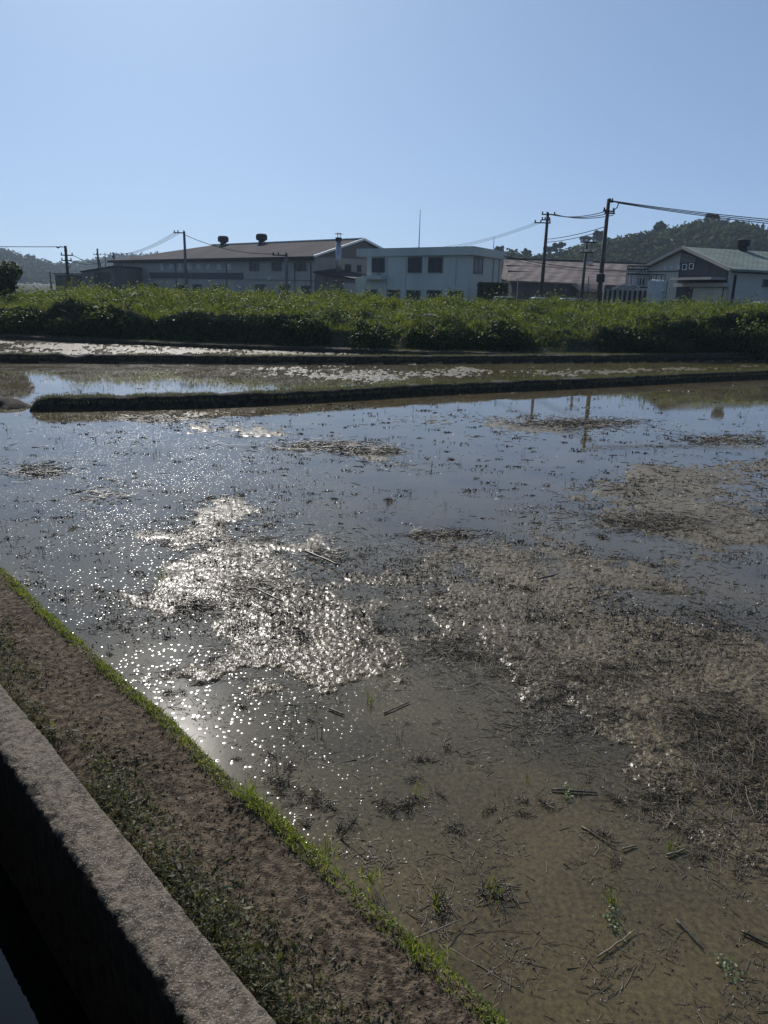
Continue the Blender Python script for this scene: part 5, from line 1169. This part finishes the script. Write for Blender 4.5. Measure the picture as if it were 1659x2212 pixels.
# wires
far_l = py_(-200, 527, 95)
wire((far_l, t5 + Vector((-.85, -.1, -.12))), 'single cable running from the cluttered pole out to the left', .035, .1)
for k, (dx, dz) in enumerate(((.2, -1.4), (.7, -.9))): wire((t5 + Vector((dx, 0, dz)), t7 + Vector((-.5 + .5 * k, 0, -.4 - .4 * k))), ('upper', 'lower')[k] + ' sagging wire from the cluttered pole to the small pole by the roof', .03, .9)
for k, dx in enumerate((-1.0, -.7, -.4)): wire((t7 + Vector((-.5 + k * .5, 0, -.1)), t8 + Vector((dx, -.1, -.15))), ('left', 'middle', 'right')[k] + ' of the three wires climbing to the arm in front of the lettering', .022, .8)
wire((t8 + Vector((0, 0, -.3)), t9 + Vector((-1.1, -.1, -.1))), 'wire dropping across the factory roof to the short pole', .03, .5)
for k, dx in enumerate((-.8, 0, .9)):
    mid = t2 + Vector((.3 + dx * .4, 0, -.12)); wire((t1 + Vector((dx * .45, -.2, -.95 - .1 * k)), mid), ('left', 'middle', 'right')[k] + ' of three thick cables between the two tall right poles', .032, .3)
for k, dz in enumerate((-1.95, -2.22)): wire((t1 + Vector((0, -.1, dz)), t2 + Vector((0, 0, dz - .45))), ('upper', 'lower')[k] + ' communication cable below the thick cables', .028, .15)
endr = py_(1900, 497, 50)
for k in range(3): wire((t1 + Vector((.3 + .2 * k, -.2, -.15 - .07 * k)), endr + Vector((0, k * .5, -.10 * k + .12))), ('top', 'middle', 'bottom')[k] + ' heavy cable leaving the tallest pole to the right', .03, .18)
for k in range(3): wire((t2 + Vector((-1.2 + .3 * k, 0, -.95)), py_(960, 533 + k * 3, 90)), ('upper', 'middle', 'lower')[k] + ' thin wire sloping from the second pole down behind the office roof', .014, .3)
wire((py_(1088, 553, 78), on_wall(El, Ap, *cv5(430, 826)) + Vector((0, -.4, 0))), 'dark wire crossing the brown warehouse roof to the green roofed factory', .035, .35)
wire((py_(1088, 556, 78), py_(*cv5(300, 826), 68)), 'second dark wire just below it across the brown warehouse roof', .02, .45)
for px, pyy, lb in ((1119, 603, 'short post with a crossbar at the left end of the brown warehouse'), (1309, 720, '')):
    if lb: a = py_(px, 603, 82); mb = MB(); mb.tube([(a.x, 82, GZ), (a.x, 82, a.z)], .05, 6); mb.tube([(a.x - .35, 82, a.z), (a.x + .45, 82, a.z + .04)], .04, 5); tag(mb.build('service_post', M['steel']), lb, 'post')

# ------------------------------------------------------------------ cars whose roofs show over the weeds
def car(px0, px1, pyt, Y, label, m='car', van=False):
    a = py_(px0, pyt, Y); b = py_(px1, pyt, Y); rw = b.x - a.x; L_ = rw * (1.9 if not van else 1.35); cx = (a.x + b.x) / 2; zt = a.z; h = 1.45 if not van else 1.8; z0 = max(zt - h, 0.35)
    h = zt - z0; e = empty('parked_car', (cx, Y, z0), label, 'car', 'cars parked behind the embankment')
    def prof(ptsx, y0, y1, name, mt, par):
        mb = MB(); n_ = len(ptsx); vs = [(cx + p * L_, y0, z0 + q * h) for p, q in ptsx] + [(cx + p * L_, y1, z0 + q * h) for p, q in ptsx]
        mb.add(vs, [list(range(n_)), list(range(n_, 2 * n_))[::-1]] + [[i, n_ + i, n_ + (i + 1) % n_, (i + 1) % n_] for i in range(n_)]); return mb.build(name, M[mt], par)
    prof([(-.5, .2), (.5, .2), (.5, .5), (.42, .62), (-.46, .62), (-.5, .5)], Y - .8, Y + .8, 'body', m, e)
    prof([(-.42, .625), (.36, .625), (.24, .95), (-.30, .95)], Y - .7, Y + .7, 'cabin_glass', 'pane', e)
    prof([(-.31, .955), (.25, .955), (.18, 1.0), (-.02, 1.02), (-.24, 1.0)], Y - .68, Y + .68, 'roof', m, e)
    for sx in (-.31, .31):
        for y_ in (Y - .81, Y + .61):
            mb = MB(); cxx = cx + sx * L_; mb.tube([(cxx, y_, z0 + .3), (cxx, y_ + .2, z0 + .3)], .3, 16); wl = mb.build('wheel', M['rubber'], e); mb = MB(); mb.tube([(cxx, y_ - .01, z0 + .3), (cxx, y_ + .21, z0 + .3)], .17, 10); mb.build('rim', M['steel'], wl)
car(1072, 1108, 640, 60, 'silver car roof showing below the dark office hedge')
car(1152, 1185, 642, 60, 'silver car roof showing at the foot of the second pole')
car(1213, 1249, 644, 60, 'pale car roof half hidden in weeds left of the insulator pole')
car(1460, 1496, 647, 54, 'dark car parked in the open bay beside the steel tank', 'carb')
car(1405, 1432, 661, 54, 'pale car roof barely showing under the steel tank')
car(1626, 1690, 651, 52, 'long silver van roof at the right edge', 'car', True)

# ------------------------------------------------------------------ haze
mh = bpy.data.materials.new('haze'); mh.use_nodes = True; t = mh.node_tree; t.nodes.remove(t.nodes["Principled BSDF"])
pv = t.nodes.new("ShaderNodeVolumePrincipled"); pv.inputs['Color'].default_value = (0.65, 0.80, 1.0, 1); pv.inputs['Density'].default_value = 0.00032; pv.inputs['Anisotropy'].default_value = 0.2
t.links.new(pv.outputs[0], t.nodes["Material Output"].inputs['Volume'])
mb = MB(); mb.box(-900, -60, -2.6, 900, 1250, 95); hz = mb.build('haze', mh); tag(hz, kind='stuff'); tag(hz, 'thin blue haze over the whole valley', 'haze')
